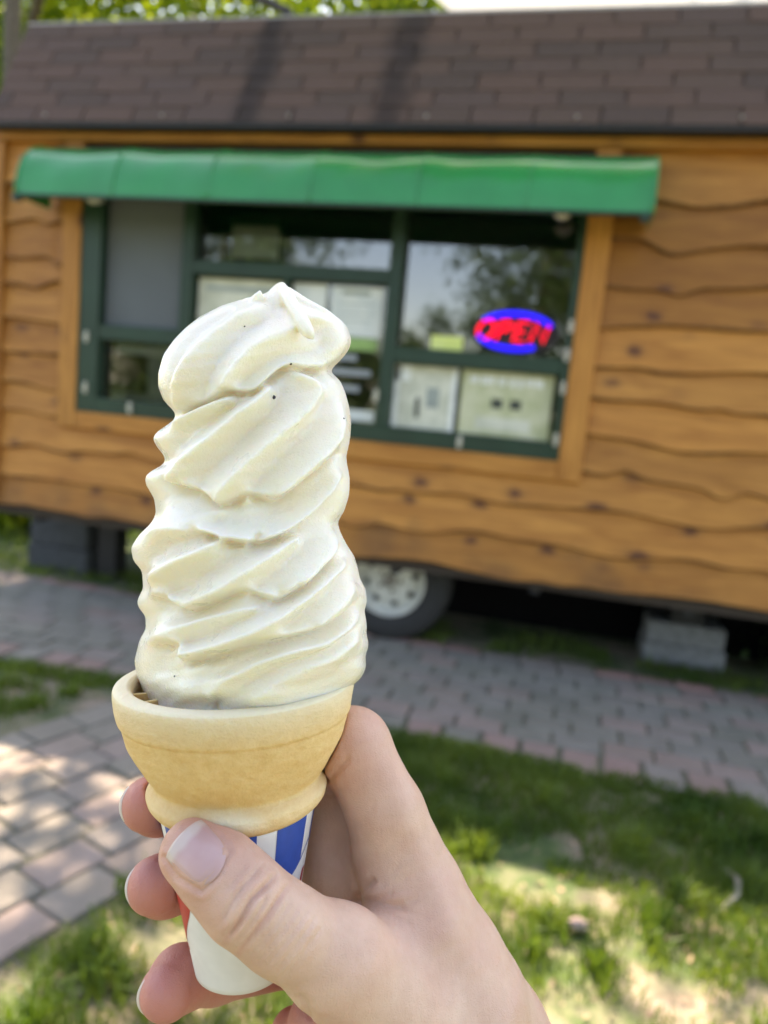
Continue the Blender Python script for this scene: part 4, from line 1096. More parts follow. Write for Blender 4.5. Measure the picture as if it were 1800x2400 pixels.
# ridge map: crest lines s=1, hollows s=0, under-lips s<0, relaxed between
gx0, gy0, gs = 290, 655, 2.0
GW, GH = 300, 530
S = np.zeros((GH, GW)); Cn = np.zeros((GH, GW), bool)
def stroke(pts, s0, s1=None, dx=0, dy=0):
    pts = np.array(pts, float) + [dx, dy]; s1 = s0 if s1 is None else s1
    t = np.concatenate([[0], np.cumsum(np.linalg.norm(np.diff(pts, axis=0), axis=1))]); n = int(t[-1] / 1.0) + 2
    q = np.linspace(0, t[-1], n); x = np.interp(q, t, pts[:, 0]); y = np.interp(q, t, pts[:, 1])
    k = max(3, min(25, n // 6)) | 1
    if n > 20:
        pad = k // 2; ker = np.ones(k) / k
        x = np.convolve(np.pad(x, pad, mode='edge'), ker, 'valid'); y = np.convolve(np.pad(y, pad, mode='edge'), ker, 'valid')
    ss = s0 + (s1 - s0) * q / t[-1]
    i = np.round((y - gy0) / gs).astype(int); j = np.round((x - gx0) / gs).astype(int)
    ok = (i >= 0) & (i < GH) & (j >= 0) & (j < GW)
    S[i[ok], j[ok]] = ss[ok]; Cn[i[ok], j[ok]] = True
def resamp(p, n=24):
    p = np.array(p, float); t = np.concatenate([[0], np.cumsum(np.linalg.norm(np.diff(p, axis=0), axis=1))]); q = np.linspace(0, t[-1], n)
    return np.stack([np.interp(q, t, p[:, 0]), np.interp(q, t, p[:, 1])], 1)
def hollow(a, b, s=0.0, f=.5): stroke(resamp(a) * (1 - f) + resamp(b) * f, s)
# --- base first (later strokes win)
for v, a, b in zip(vs, xl, xr):
    for x in (a - 3, b + 3):
        i, j = int(round((v - gy0) / gs)), int(round((x - gx0) / gs))
        if 0 <= i < GH and 0 <= j < GW: S[i, j] = .35; Cn[i, j] = True
B1 = [(422, 965), (424, 930), (426, 895), (437, 865), (454, 836), (475, 812), (501, 789), (528, 765), (556, 746), (585, 727), (612, 711)]
C1 = [(520, 912), (528, 893), (540, 875), (556, 850), (575, 828), (598, 805), (626, 785), (660, 772), (693, 764)]
A2 = [(362, 1026), (407, 990), (450, 967), (500, 944), (545, 930)]
B2 = [(399, 1134), (434, 1083), (493, 1032), (548, 981), (603, 932), (632, 902)]
C2 = [(505, 1180), (536, 1130), (583, 1083), (642, 1024), (701, 973), (732, 925), (735, 905), (720, 886), (690, 874)]
D2 = [(642, 1169), (701, 1110), (759, 1051), (799, 1000), (813, 950)]
stroke([(408, 955), (399, 930), (398, 890), (411, 845), (440, 800), (490, 757), (545, 727)], .12)
hollow(B1, C1, 0.0); stroke([(560, 902), (595, 872), (650, 842), (705, 825), (750, 828)], .05)
stroke(B1, 1.0); stroke(C1, .95, .8)
stroke([(700, 728), (745, 744), (783, 764), (803, 795), (800, 825), (780, 850)], .85)
stroke([(715, 768), (750, 782), (764, 808), (742, 832)], .15)
hollow(A2, B2); hollow(B2, C2, 0, .5); hollow(C2[:6], D2)
stroke([(740, 1135), (790, 1075), (815, 1020)], .25)
stroke(A2, .95); stroke(B2, 1.0); stroke(C2, 1.0); stroke(D2, 1.0)
# crevice between the top curl and the coil below
cv = [(420, 974), (450, 956), (500, 933), (524, 921), (560, 924), (597, 922), (618, 905), (640, 886), (662, 868), (684, 861), (720, 867), (768, 869)]
stroke(cv, .45, .5, dy=-9); stroke(cv, -1.0, -.75)
# scalloped foot of coil 2
lip2 = [(392, 1110), (399, 1134), (440, 1138), (470, 1147), (490, 1164), (505, 1181), (530, 1172), (560, 1157), (590, 1150), (620, 1158), (642, 1169), (680, 1150), (720, 1118), (760, 1085), (803, 1046)]
F3 = [(469, 1239), (524, 1257), (575, 1267), (622, 1262), (661, 1247), (720, 1204), (759, 1161), (795, 1110)]
E3 = [(385, 1222), (440, 1208), (485, 1197), (530, 1192)]
stroke([(500, 1222), (560, 1224), (640, 1212), (700, 1172), (760, 1118)], .15)
stroke([(378, 1150), (400, 1180), (450, 1178)], .1)
stroke(E3, .7, .3); stroke(F3, 1.0)
stroke(lip2, .55); stroke(lip2, -.75, -.55, dy=10)
stroke([(346, 1122), (372, 1116)], .9, .4)
stroke(F3, -.6, -.5, dy=11)
# coil 4
G0 = [(312, 1284), (340, 1257), (395, 1238), (445, 1242)]
G4 = [(344, 1366), (407, 1325), (469, 1294), (516, 1266), (542, 1258)]
H4 = [(434, 1426), (501, 1396), (571, 1345), (622, 1306), (665, 1270), (695, 1256)]
K4 = [(655, 1398), (720, 1350), (767, 1298), (792, 1248)]
hollow(G0, G4, .05); hollow(G4, H4, .05); hollow(H4, K4, .15)
stroke(G0, .95); stroke(G4, 1.0); stroke(H4, 1.0); stroke(K4, .85)
lip4 = [(400, 1404), (434, 1427), (485, 1408), (544, 1384), (583, 1378), (622, 1392), (650, 1402), (673, 1392), (720, 1365), (767, 1314), (802, 1266)]
I5 = [(342, 1506), (387, 1486), (469, 1455), (540, 1436), (603, 1424)]
J5 = [(426, 1541), (470, 1528), (524, 1513), (590, 1485), (642, 1455), (720, 1392), (779, 1335), (800, 1310)]
J6 = [(740, 1470), (800, 1405), (838, 1345)]
hollow(I5, J5, .15); hollow(J5[3:], J6, .2)
stroke(I5, .9, .7); stroke(J5, 1.0); stroke(J6, .85)
stroke(lip4, .65); stroke(lip4, -.6, -.4, dy=10)
stroke([(352, 1397), (390, 1389), (412, 1402), (420, 1424)], .85); stroke([(372, 1412), (398, 1410), (408, 1424)], -.25)
lip5 = [(426, 1545), (505, 1527), (583, 1501), (640, 1493), (700, 1482), (740, 1474), (799, 1440), (842, 1392)]
K6 = [(485, 1640), (522, 1600), (600, 1557), (680, 1528), (760, 1510), (815, 1466), (852, 1432)]
M6 = [(590, 1645), (650, 1598), (710, 1572), (770, 1546), (825, 1506), (858, 1462)]
hollow(K6, M6, .25); stroke([(690, 1640), (770, 1596), (845, 1535)], .35)
stroke(K6, .75, .9); stroke(M6, .6, .85)
stroke(lip5, .6); stroke([(x, y + (14 if 560 < x < 690 else 9)) for x, y in lip5], -.8, -.3)
stroke([(356, 1502), (408, 1495), (430, 1510), (424, 1540)], .8); stroke([(378, 1524), (404, 1516), (412, 1530)], -.5)
stroke([(360, 1570), (420, 1572), (470, 1560)], .15); stroke([(500, 1650), (486, 1655)], -.4)
# relax (coarse to fine)
def relax(S, Cn, it):
    for _ in range(it):
        Pd = np.pad(S, 1, mode='edge'); A = (Pd[:-2, 1:-1] + Pd[2:, 1:-1] + Pd[1:-1, :-2] + Pd[1:-1, 2:]) * .25
        S = np.where(Cn, S, A)
    return S
def pyr(S, Cn, lev):
    if lev == 0: return relax(np.where(Cn, S, .3), Cn, 200)
    h2, w2 = (S.shape[0] + 1) // 2, (S.shape[1] + 1) // 2
    Sp = np.zeros((h2 * 2, w2 * 2)); Cp = np.zeros((h2 * 2, w2 * 2)); Sp[:S.shape[0], :S.shape[1]] = S * Cn; Cp[:S.shape[0], :S.shape[1]] = Cn
    s4 = Sp.reshape(h2, 2, w2, 2).sum((1, 3)); c4 = Cp.reshape(h2, 2, w2, 2).sum((1, 3))
    lo = pyr(np.where(c4 > 0, s4 / np.maximum(c4, 1), 0), c4 > 0, lev - 1)
    up = np.repeat(np.repeat(lo, 2, 0), 2, 1)[:S.shape[0], :S.shape[1]]
    return relax(np.where(Cn, S, up), Cn, 60)
S = pyr(S, Cn, 4)
def blur2(a, sig):
    a = np.apply_along_axis(lambda r: gsm(r, sig), 0, a); return np.apply_along_axis(lambda r: gsm(r, sig), 1, a)
S = np.sign(S) * np.abs(S) ** 1.35
S = blur2(S, 1.75)
AMP = 58.0
def hmap(px, py):
    fx = np.clip((px - gx0) / gs, 0, GW - 1.001); fy = np.clip((py - gy0) / gs, 0, GH - 1.001)
    i = fy.astype(int); j = fx.astype(int); a = fx - j; b = fy - i
    return (S[i, j] * (1 - a) + S[i, j + 1] * a) * (1 - b) + (S[i + 1, j] * (1 - a) + S[i + 1, j + 1] * a) * b
NT = 560
th = np.linspace(-math.pi, math.pi, NT, endpoint=False)
TH, VV = np.meshgrid(th, vs)
sn, cs = np.sin(TH), np.cos(TH)
def pick(a_l, a_r): return np.where(sn < 0, a_l[:, None], a_r[:, None])
Ract = pick(aL, aR); Rs = pick(aLs, aRs)
# keep left/right radii continuous across the front
wl = .5 - .5 * np.clip(sn / .55, -1, 1)
Rmid = aLs[:, None] * wl + aRs[:, None] * (1 - wl)
side = np.clip((np.abs(sn) - .80) / .18, 0, 1); side = side * side * (3 - 2 * side)
CX = cxs[:, None]
front = cs > 0
px0 = CX + Rmid * sn
H = hmap(px0, VV) * AMP - AMP * .35
# back half: same wave continued as a plain helix
Hb = AMP * (np.abs(np.sin(4.5 * TH / 2 * 1.0 + VV * .021)) ** .8 - .6)
H = np.where(front, H, Hb)
taper = np.clip((VV - 668) / 60, 0, 1) * np.clip((1690 - VV) / 40, 0, 1)
ph = rng.uniform(0, 6.28, 8)
H = H + 1.3 * np.sin(VV * .09 + 5 * TH + ph[0]) * np.sin(TH * 11 + VV * .05 + ph[1]) + .9 * np.sin(VV * .21 + 9 * TH + ph[2])
RR = (Rmid + H * taper) * (1 - side) + Ract * side
RR = np.maximum(RR, 1.0)
# melted lump at the foot, lower left
RR = RR + 24 * np.exp(-(((px0 - 438) / 42) ** 2 + ((VV - 1620) / 30) ** 2)) * front - 16 * np.exp(-(((px0 - 502) / 16) ** 2 + ((VV - 1648) / 26) ** 2)) * front + 12 * np.exp(-(((px0 - 375) / 26) ** 2 + ((VV - 1600) / 24) ** 2)) * front + 10 * np.exp(-(((px0 - 640) / 130) ** 2 + ((VV - 1632) / 22) ** 2)) * front
dep = -RR * cs * KPX * .96
PXX = CX + RR * sn
V = Pn(PXX, VV, dep) / 1000.0
nr_, nc = V.shape[:2]
V = V.reshape(-1, 3)
i = np.arange(nr_ - 1)[:, None]; k = np.arange(nc)[None]
Fq = np.stack([i * nc + k, (i + 1) * nc + k, (i + 1) * nc + (k + 1) % nc, i * nc + (k + 1) % nc], -1).reshape(-1, 4)
capq = [list(range(nc))[::-1], list(range((nr_ - 1) * nc, nr_ * nc))]
def wisp(pts, rad, n=14):
    pts = np.array(pts, float); q = Pn(pts[:, 0], pts[:, 1], pts[:, 2]) / 1000.0
    t = np.linspace(0, 1, len(q)); tt = np.linspace(0, 1, 30)
    q = np.stack([np.interp(tt, t, q[:, c]) for c in range(3)], 1)
    for _ in range(5): q[1:-1] = (q[:-2] + 2 * q[1:-1] + q[2:]) / 4
    r = np.interp(tt, t, np.array(rad)) * KPX / 1000
    b = MB().tube(list(q), list(r), n); return b.v, b.f
allV = V.tolist(); allF = Fq.tolist() + capq
for a_ in (([(596, 730, -6), (602, 706, -8), (608, 690, -9), (610, 681, -9)], [24, 17, 9, 2.5]),
           ([(663, 667, -3), (660, 674, -4), (654, 690, -5), (648, 715, -7), (650, 745, -8)], [6, 15, 24, 32, 34]),
           ([(660, 676, -6), (676, 698, -11), (694, 730, -15), (711, 762, -18), (726, 783, -20), (734, 794, -19)], [12, 15, 15, 17, 13, 4]),
           ([(655, 690, -4), (620, 706, -5), (580, 710, -4), (550, 718, -3)], [18, 15, 12, 6]),
           ([(668, 690, -3), (715, 718, -4), (760, 742, -4), (795, 764, -3)], [20, 18, 18, 12])):
    v_, f_ = wisp(*a_); o0 = len(allV); allV += [list(p_) for p_ in v_]; allF += [[i_ + o0 for i_ in ff] for ff in f_]
raw = mesh_obj("soft_serve", allV, allF, M['ice'], None, True)
md = raw.modifiers.new("fuse", 'REMESH'); md.mode = 'VOXEL'; md.voxel_size = .00036; md.use_smooth_shade = True
ms = raw.modifiers.new("soften", 'SMOOTH'); ms.factor = .5; ms.iterations = 2
dg = bpy.context.evaluated_depsgraph_get()
fused = bpy.data.meshes.new_from_object(raw.evaluated_get(dg))
raw.modifiers.clear(); raw.data = fused; swirl = raw; swirl.parent = cone
nv_ = len(fused.vertices); co_ = np.empty(nv_ * 3, np.float32); fused.vertices.foreach_get("co", co_); no_ = np.empty(nv_ * 3, np.float32); fused.vertices.foreach_get("normal", no_)
co_ = co_.reshape(-1, 3) + no_.reshape(-1, 3) * rng.normal(0, .000022, (nv_, 1)).astype(np.float32); fused.vertices.foreach_set("co", co_.ravel()); fused.update()
fused.polygons.foreach_set("use_smooth", [True] * len(fused.polygons))
def speck(px, py, r):
    d = float(np.interp(py, vs, np.arange(len(vs)))); row = int(round(d)); 
    f_ = front[row]; j = np.where(f_)[0][np.argmin(np.abs(PXX[row][f_] - px))]
    c = V.reshape(nr_, nc, 3)[row, j]
    import bmesh
    bm = bmesh.new(); bmesh.ops.create_icosphere(bm, subdivisions=2, radius=r * KPX / 1000)
    for v in bm.verts: v.co = Vector(c) + Vector((v.co.x * 1.2, v.co.y, v.co.z * .6))
    me = bpy.data.meshes.new("speck"); bm.to_mesh(me); bm.free(); me.materials.append(M['speck']); o = bpy.data.objects.new("speck", me); link(o, swirl)
speck(641, 931, 4.5); speck(805, 980, 2); speck(682, 853, 2.5); speck(410, 1586, 2); speck(572, 766, 1.8)
tag(cone, "vanilla soft serve swirl in a wafer cup cone with striped paper sleeve", "ice cream cone")
# ================================================================== the hand that holds the cone
def pn1(px, py, d): return Pn(px, py, d)          # mm, near frame
def sd_cone(P, a, b, ra, rb):
    """tapered capsule"""
    ab = (b - a).astype(P.dtype); L2 = ab @ ab
    Q = P - a.astype(P.dtype)
    t = np.clip((Q @ ab) / L2, 0, 1)
    Q -= t[:, None] * ab
    return np.sqrt(np.einsum('ij,ij->i', Q, Q)) - (ra + (rb - ra) * t)
def smin(a, b, k):
    h = np.clip(.5 + .5 * (b - a) / k, 0, 1); return b * (1 - h) + a * h - k * h * (1 - h)
J = {}
def chain(name, *pts): J[name] = [(pn1(p[0], p[1], p[2]), p[3]) for p in pts]
chain('thumb', (456, 1999, -22, 7.9), (516, 2046, -25, 8.5), (576, 2110, -27, 9.1), (658, 2173, -25, 9.3), (792, 2250, -18, 11.8), (1010, 2450, -3, 17.5))
chain('index', (826, 1748, 10, 10.0), (742, 1800, 25, 9.4), (640, 1850, 33, 8.8), (450, 1885, 25, 8.0), (372, 1888, 10, 7.6), (349, 1886, 4, 7.2))
chain('middle', (870, 1900, 27, 10.5), (690, 2005, 38, 9.3), (470, 2065, 25, 8.2), (385, 2075, 11, 7.9), (364, 2076, 5, 7.5))
chain('ring', (890, 2060, 42, 10), (690, 2235, 40, 9.0), (500, 2278, 22, 8.2), (425, 2292, 10, 8.0), (392, 2325, 3, 7.2))
chain('little', (900, 2220, 52, 9), (800, 2400, 46, 8.0), (720, 2440, 30, 7.2), (690, 2420, 16, 6.6))
chain('m_index', (826, 1748, 10, 10.0), (905, 1905, 8, 10.2), (985, 2080, 8, 11.0), (1060, 2230, 9, 12.6), (1150, 2420, 12, 15.5), (1240, 2620, 18, 19.0))
chain('m_middle', (870, 1900, 27, 10.5), (1010, 2150, 27, 12.5), (1190, 2600, 27, 19.0))
chain('m_ring', (890, 2060, 42, 10.5), (1010, 2250, 40, 12.0), (1190, 2640, 36, 18.0))
chain('m_little', (900, 2220, 52, 9.5), (1000, 2380, 48, 12.0), (1170, 2660, 42, 16.0))
chain('web', (905, 2010, 8, 8.0), (985, 2190, 1, 12.5), (1080, 2370, 2, 16.5))
chain('thenar', (860, 2290, -8, 12.0), (930, 2360, 8, 15.0), (1080, 2520, 14, 18))
chain('palm', (772, 1880, 24, 8.5), (795, 2040, 22, 11), (850, 2240, 20, 14))
chain('heel', (760, 2400, 10, 10.0), (900, 2480, 26, 15.0), (1090, 2620, 34, 17))
chain('arm', (1215, 2640, 22, 19.5), (1450, 3150, 14, 24), (1700, 3650, 10, 28))
def hand_sdf(P):
    P = np.asarray(P, np.float32)
    def ch(n, k=2.5):
        r = None; q = J[n]
        for i in range(len(q) - 1):
            d = sd_cone(P, q[i][0], q[i + 1][0], q[i][1], q[i + 1][1]); r = d if r is None else smin(r, d, k)
        return r
    palm = ch('m_index')
    for n in ('m_middle', 'm_ring', 'm_little'): palm = smin(palm, ch(n), 7.0)
    palm = smin(palm, ch('arm', 6), 9.0); palm = smin(palm, ch('thenar'), 8.0); palm = smin(palm, ch('heel'), 8.0)
    palm = smin(palm, ch('palm'), 6.0); palm = smin(palm, ch('web'), 7.0)
    palm = smin(palm, ch('thumb', 4.0), 6.0)
    out = palm
    for n in ('index', 'middle', 'ring', 'little'): out = smin(out, ch(n), 3.0)
    # pressed against the cup: never inside it
    Q = P - RC
    zz = (Q @ axz) / KPX; rx = Q @ axx; ry = Q @ axy; rr = np.sqrt(rx * rx + ry * ry) / KPX
    rs = np.interp(-zz, [-20, 0, 80, 145, 208, 228, 248, 277, 285, 688, 691], [0, 282, 266, 238, 206, 203, 215, 200, 185, 113, 0])
    dc = (rr - rs) * KPX * .98 - .12
    dc = np.where((zz < 10) & (zz > -691), dc, 9.0)
    return -smin(-out, dc, .8)
hh_ = 1.0
lo = np.array([-80, -322, -278.0]); hi = np.array([126, -46, -150.0])
nx, ny, nz = np.ceil((hi - lo) / hh_).astype(int) + 1
gxs = [lo[c] + np.arange(n) * hh_ for c, n in enumerate((nx, ny, nz))]
Fv = np.empty((nx, ny, nz), np.float32)
YY, ZZ = np.meshgrid(gxs[1], gxs[2], indexing='ij'); yz = np.stack([YY.ravel(), ZZ.ravel()], 1)
# coarse pass decides which columns of cells need the full evaluation
st_ = 6
cx_, cy_, cz_ = [g[::st_] + (st_ - 1) * hh_ / 2 for g in gxs]
GC = np.stack(np.meshgrid(cx_, cy_, cz_, indexing='ij'), -1)
Cd = hand_sdf(GC.reshape(-1, 3)).reshape(GC.shape[:3])
for bi in range(len(cx_)):
    for bj in range(len(cy_)):
        for bk in range(len(cz_)):
            i0, j0, k0 = bi * st_, bj * st_, bk * st_
            i1, j1, k1 = min(i0 + st_, nx), min(j0 + st_, ny), min(k0 + st_, nz)
            Fv[i0:i1, j0:j1, k0:k1] = Cd[bi, bj, bk]
near = np.abs(Cd) < st_ * hh_ * .9 + 1.2
idx = np.argwhere(near)
pts = []; sl_ = []
off = np.stack(np.meshgrid(np.arange(st_), np.arange(st_), np.arange(st_), indexing='ij'), -1).reshape(-1, 3)
allidx = (idx[:, None] * st_ + off[None]).reshape(-1, 3)
ok = (allidx < [nx, ny, nz]).all(1); allidx = allidx[ok]
vals = np.empty(len(allidx), np.float32)
for a in range(0, len(allidx), 400000):
    q = allidx[a:a + 400000]; vals[a:a + 400000] = hand_sdf(lo + q * hh_)
Fv[allidx[:, 0], allidx[:, 1], allidx[:, 2]] = vals
for ax_ in range(3):
    for e_ in (0, -1):
        sl_i = [slice(None)] * 3; sl_i[ax_] = e_; Fv[tuple(sl_i)] = np.maximum(Fv[tuple(sl_i)], .5)
def surface_nets(F, lo, h):
    s = F < 0; n = F.shape
    c = np.zeros([k - 1 for k in n], np.int8)
    for a in (0, 1):
        for b in (0, 1):
            for d in (0, 1): c += s[a:n[0] - 1 + a, b:n[1] - 1 + b, d:n[2] - 1 + d]
    act = (c > 0) & (c < 8); cells = np.argwhere(act)
    vid = np.full(act.shape, -1, np.int64); vid[tuple(cells.T)] = np.arange(len(cells))
    acc = np.zeros((len(cells), 3)); cnt = np.zeros(len(cells))
    for ax in range(3):
        e = np.zeros(3, int); e[ax] = 1
        o1, o2 = [x for x in range(3) if x != ax]
        for p in (0, 1):
            for q in (0, 1):
                b0 = np.zeros(3, int); b0[o1] = p; b0[o2] = q
                A = cells + b0; Bc = A + e
                fa = F[tuple(A.T)]; fb = F[tuple(Bc.T)]; mk = (fa < 0) != (fb < 0)
                t = np.where(mk, fa / np.where(mk, fa - fb, 1), 0)
                acc += (A + t[:, None] * e) * mk[:, None]; cnt += mk
    Vv = lo + (acc / cnt[:, None]) * h
    quads = []
    for ax in range(3):
        o1, o2 = (ax + 1) % 3, (ax + 2) % 3
        sl0 = [slice(None)] * 3; sl1 = [slice(None)] * 3; sl0[ax] = slice(0, n[ax] - 1); sl1[ax] = slice(1, n[ax])
        ch_ = s[tuple(sl0)] != s[tuple(sl1)]
        E = np.argwhere(ch_); E = E[(E[:, o1] > 0) & (E[:, o2] > 0) & (E[:, o1] < n[o1] - 1) & (E[:, o2] < n[o2] - 1)]
        u = np.zeros(3, int); u[o1] = 1; v = np.zeros(3, int); v[o2] = 1
        q = np.stack([vid[tuple((E - u - v).T)], vid[tuple((E - v).T)], vid[tuple(E.T)], vid[tuple((E - u).T)]], 1)
        fl = s[tuple(E.T)]
        quads.append(np.where(fl[:, None], q, q[:, ::-1]))
    return Vv, np.concatenate(quads)
HV, HQ = surface_nets(Fv, lo, hh_)
def subdivide(V, Q):
    e = np.concatenate([np.stack([Q[:, i], Q[:, (i + 1) % 4]], 1) for i in range(4)]); es = np.sort(e, 1)
    u, inv = np.unique(es, axis=0, return_inverse=True); inv = inv.reshape(-1)
    em = (V[u[:, 0]] + V[u[:, 1]]) / 2; fm = V[Q].mean(1); n0 = len(V); n1 = n0 + len(u); nq = len(Q)
    E = [n0 + inv[i * nq:(i + 1) * nq] for i in range(4)]; Cc = n1 + np.arange(nq)
    return np.concatenate([V, em, fm]), np.concatenate([np.stack([Q[:, i], E[i], Cc, E[i - 1]], 1) for i in range(4)])
def settle(V, e=.2):
    f0 = hand_sdf(V); g = np.stack([hand_sdf(V + d) - f0 for d in np.eye(3) * e], 1)
    g = g / (np.linalg.norm(g, axis=1)[:, None] + 1e-9)
    return V - g * np.clip(f0, -1, 1)[:, None], g
HV, _ = settle(HV); HV, HQ = subdivide(HV, HQ); HV, HN = settle(HV)
# keep only well-shaped boundary: the forearm leaves the box, cap stays open beyond the frame
def topx(P): return 900 + FPX * P[:, 0] / -P[:, 2], 1200 - FPX * P[:, 1] / -P[:, 2]
hx, hy = topx(HV); facing = np.clip(HN[:, 2] * 1.6, 0, 1)
def polydist(x, y, pts):
    best = np.full(len(x), 1e9); tt = np.zeros(len(x)); pts = resamp(pts, 40)
    L = len(pts) - 1
    for i in range(L):
        a, b = pts[i], pts[i + 1]; ab = b - a; t = np.clip(((x - a[0]) * ab[0] + (y - a[1]) * ab[1]) / (ab @ ab), 0, 1)
        d = np.hypot(x - a[0] - t * ab[0], y - a[1] - t * ab[1]); m_ = d < best; best = np.where(m_, d, best); tt = np.where(m_, (i + t) / L, tt)
    return best, tt
disp = np.zeros(len(HV))
def crease(pts, depth, w, bulge=.35):
    global disp
    d, t = polydist(hx, hy, pts)
    env = np.clip(np.minimum(t, 1 - t) * 6, 0, 1); env = env * env * (3 - 2 * env)
    disp += facing * env * (-depth * np.exp(-(d / w) ** 2) + depth * bulge * np.exp(-((d - 2.6 * w) / (1.5 * w)) ** 2))
g1 = [(628, 2012), (606, 2034), (588, 2058), (568, 2082), (548, 2108), (532, 2138), (522, 2172)]
g2 = [(660, 2032), (640, 2058), (612, 2088), (590, 2108), (576, 2134), (560, 2164), (540, 2192), (524, 2212)]
g3 = [(692, 2056), (668, 2084), (646, 2120), (626, 2148), (602, 2180), (578, 2210), (560, 2234)]
g4 = [(632, 2092), (616, 2120), (598, 2150), (580, 2176), (560, 2202), (546, 2218)]
crease(g1, .50, 6.0, .12); crease(g2, 1.15, 8.0, .15); crease(g3, .65, 6.5, .12); crease(g4, .55, 6.0, .10)
for k, (dx, dy) in enumerate([(22, 14), (40, 26), (58, 40), (78, 52), (100, 66), (-22, -14)]):
    crease([(x + dx, y + dy) for x, y in g3[1:]] if k < 5 else [(x + dx, y + dy) for x, y in g1[1:5]], .17, 5.5, .5)
crease([(822, 1772), (795, 1800), (769, 1836)], .5, 7)
crease([(880, 2056), (858, 2082), (838, 2106)], .8, 8); crease([(962, 2130), (900, 2122), (850, 2116), (812, 2108)], .9, 10)
crease([(930, 2088), (890, 2106), (846, 2110)], .30, 6); crease([(945, 2160), (900, 2138), (860, 2122)], .25, 6)
crease([(690, 2330), (715, 2352), (735, 2395)], .5, 9)
for k in range(7):
    a = -.9 + k * .28; crease([(860 + 30 * math.cos(a), 2118 + 30 * math.sin(a)), (860 + 130 * math.cos(a), 2118 + 120 * math.sin(a))], .09, 5)
for k in range(9): crease([(930 + 22 * k, 1850 + 42 * k + 20), (880 + 22 * k, 1880 + 42 * k), (850 + 20 * k, 1935 + 40 * k)], .07, 6)
# bed of the thumb nail
nd, nt_ = polydist(hx, hy, [(385, 2010), (414, 2054), (472, 2090), (512, 2050), (540, 1994), (510, 1950), (478, 1917)])
disp += facing * (-.40 * np.exp(-(nd / 6) ** 2) + .28 * np.exp(-((nd - 14) / 9) ** 2)) * (hx < 600) * (hy < 2110)
# tendon and bone relief
disp += facing * .5 * np.exp(-(polydist(hx, hy, [(905, 1800), (985, 1990), (1100, 2260)])[0] / 30) ** 2)
HV2 = HV + HN * disp[:, None]
hand = big_mesh("person", HV2 / 1000.0, HQ, M['skin'], None, True)
hand.matrix_world = MR
tag(hand, "bare hand and wrist gripping the paper sleeve of the ice cream cone", "person")
# natural redness of finger tips, knuckles and palm side
pink = np.zeros(len(HV))
for n in ('index', 'middle', 'ring', 'little'):
    q = J[n]; tip = q[-1][0]; d = np.linalg.norm(HV - tip, axis=1); pink = np.maximum(pink, .95 * np.clip(1.7 - d / 22, 0, 1))
    far = np.clip((np.linalg.norm(HV - q[0][0], axis=1) - 14) / 16, 0, 1)
    for i in range(len(q) - 1): pink = np.maximum(pink, .6 * far * np.clip(1.3 - sd_cone(HV, q[i][0], q[i + 1][0], q[i][1], q[i + 1][1]) / 3.0, 0, 1))
d = np.linalg.norm(HV - J['thumb'][0][0], axis=1); pink = np.maximum(pink, .40 * np.clip(1.6 - d / 14, 0, 1))
d = np.linalg.norm(HV - (J['index'][0][0] + [-2, -2, 4]), axis=1); pink = np.maximum(pink, .42 * np.exp(-(d / 13) ** 2))
dg = np.minimum(polydist(hx, hy, g2)[0], polydist(hx, hy, g3)[0]); pink = np.maximum(pink, .28 * np.exp(-(dg / 7) ** 2) * facing)
for _ in range(1): pass
a = hand.data.attributes.new("pink", 'FLOAT', 'POINT'); a.data.foreach_set("value", np.clip(pink, 0, 1).astype(np.float32))

def nail(name, base, tip, n, width, R, lift=.35, free=.25, parent=hand, arch=.02, thick=1.15):
    """curved nail plate from base to tip (mm), n = outward normal"""
    base = np.array(base, float); tip = np.array(tip, float); t = tip - base; L = np.linalg.norm(t); t /= L
    n = np.array(n, float); n -= t * (n @ t); n /= np.linalg.norm(n); s = np.cross(t, n)
    nu, nv = 22, 26; V = []; fr = []
    for lay in (0, 1):
        for iv in range(nv):
            v = iv / (nv - 1)
            for iu in range(nu):
                u = -1 + 2 * iu / (nu - 1)
                # rounded cuticle, gently rounded free edge
                v0 = .17 * u * u; v1 = 1.0 - .10 * u * u
                vv = v0 + (v1 - v0) * v
                half = width / 2 * (.90 + .12 * math.sin(min(1, vv * 1.2) * math.pi / 2))
                ang = u * half / R
                hgt = R * math.cos(ang) - R + lift * min(1, .25 + vv) - arch * ((vv - .45) * L) ** 2 / L * 2.2
                p = base + t * (vv * L) + s * (R * math.sin(ang)) + n * (hgt - lay * thick)
                V.append(p); fr.append(1.0 if vv > 1 - free - .06 * (1 - u * u) + .03 else 0.0)
    Fc = []; m_ = nu * nv
    for iv in range(nv - 1):
        for iu in range(nu - 1):
            a = iv * nu + iu; Fc.append((a, a + 1, a + nu + 1, a + nu)); Fc.append((m_ + a, m_ + a + nu, m_ + a + nu + 1, m_ + a + 1))
    bd = [(0, iu) for iu in range(nu)] + [(iv, nu - 1) for iv in range(1, nv)] + [(nv - 1, iu) for iu in range(nu - 2, -1, -1)] + [(iv, 0) for iv in range(nv - 2, 0, -1)]
    bi = [a * nu + b for a, b in bd]
    for k in range(len(bi)): a, b = bi[k], bi[(k + 1) % len(bi)]; Fc.append((b, a, m_ + a, m_ + b))
    o = mesh_obj(name, np.array(V) / 1000.0, Fc, M['nail'], parent, True)
    at = o.data.attributes.new("free", 'FLOAT', 'POINT'); at.data.foreach_set("value", np.array(fr, np.float32))
    return o
def on_skin(px, py, d0=-48.0):
    px = np.asarray(px, float); d = np.full(px.shape, d0)
    for _ in range(60): d = d + hand_sdf(Pn(px, py, d)) * .85
    return Pn(px, py, d)
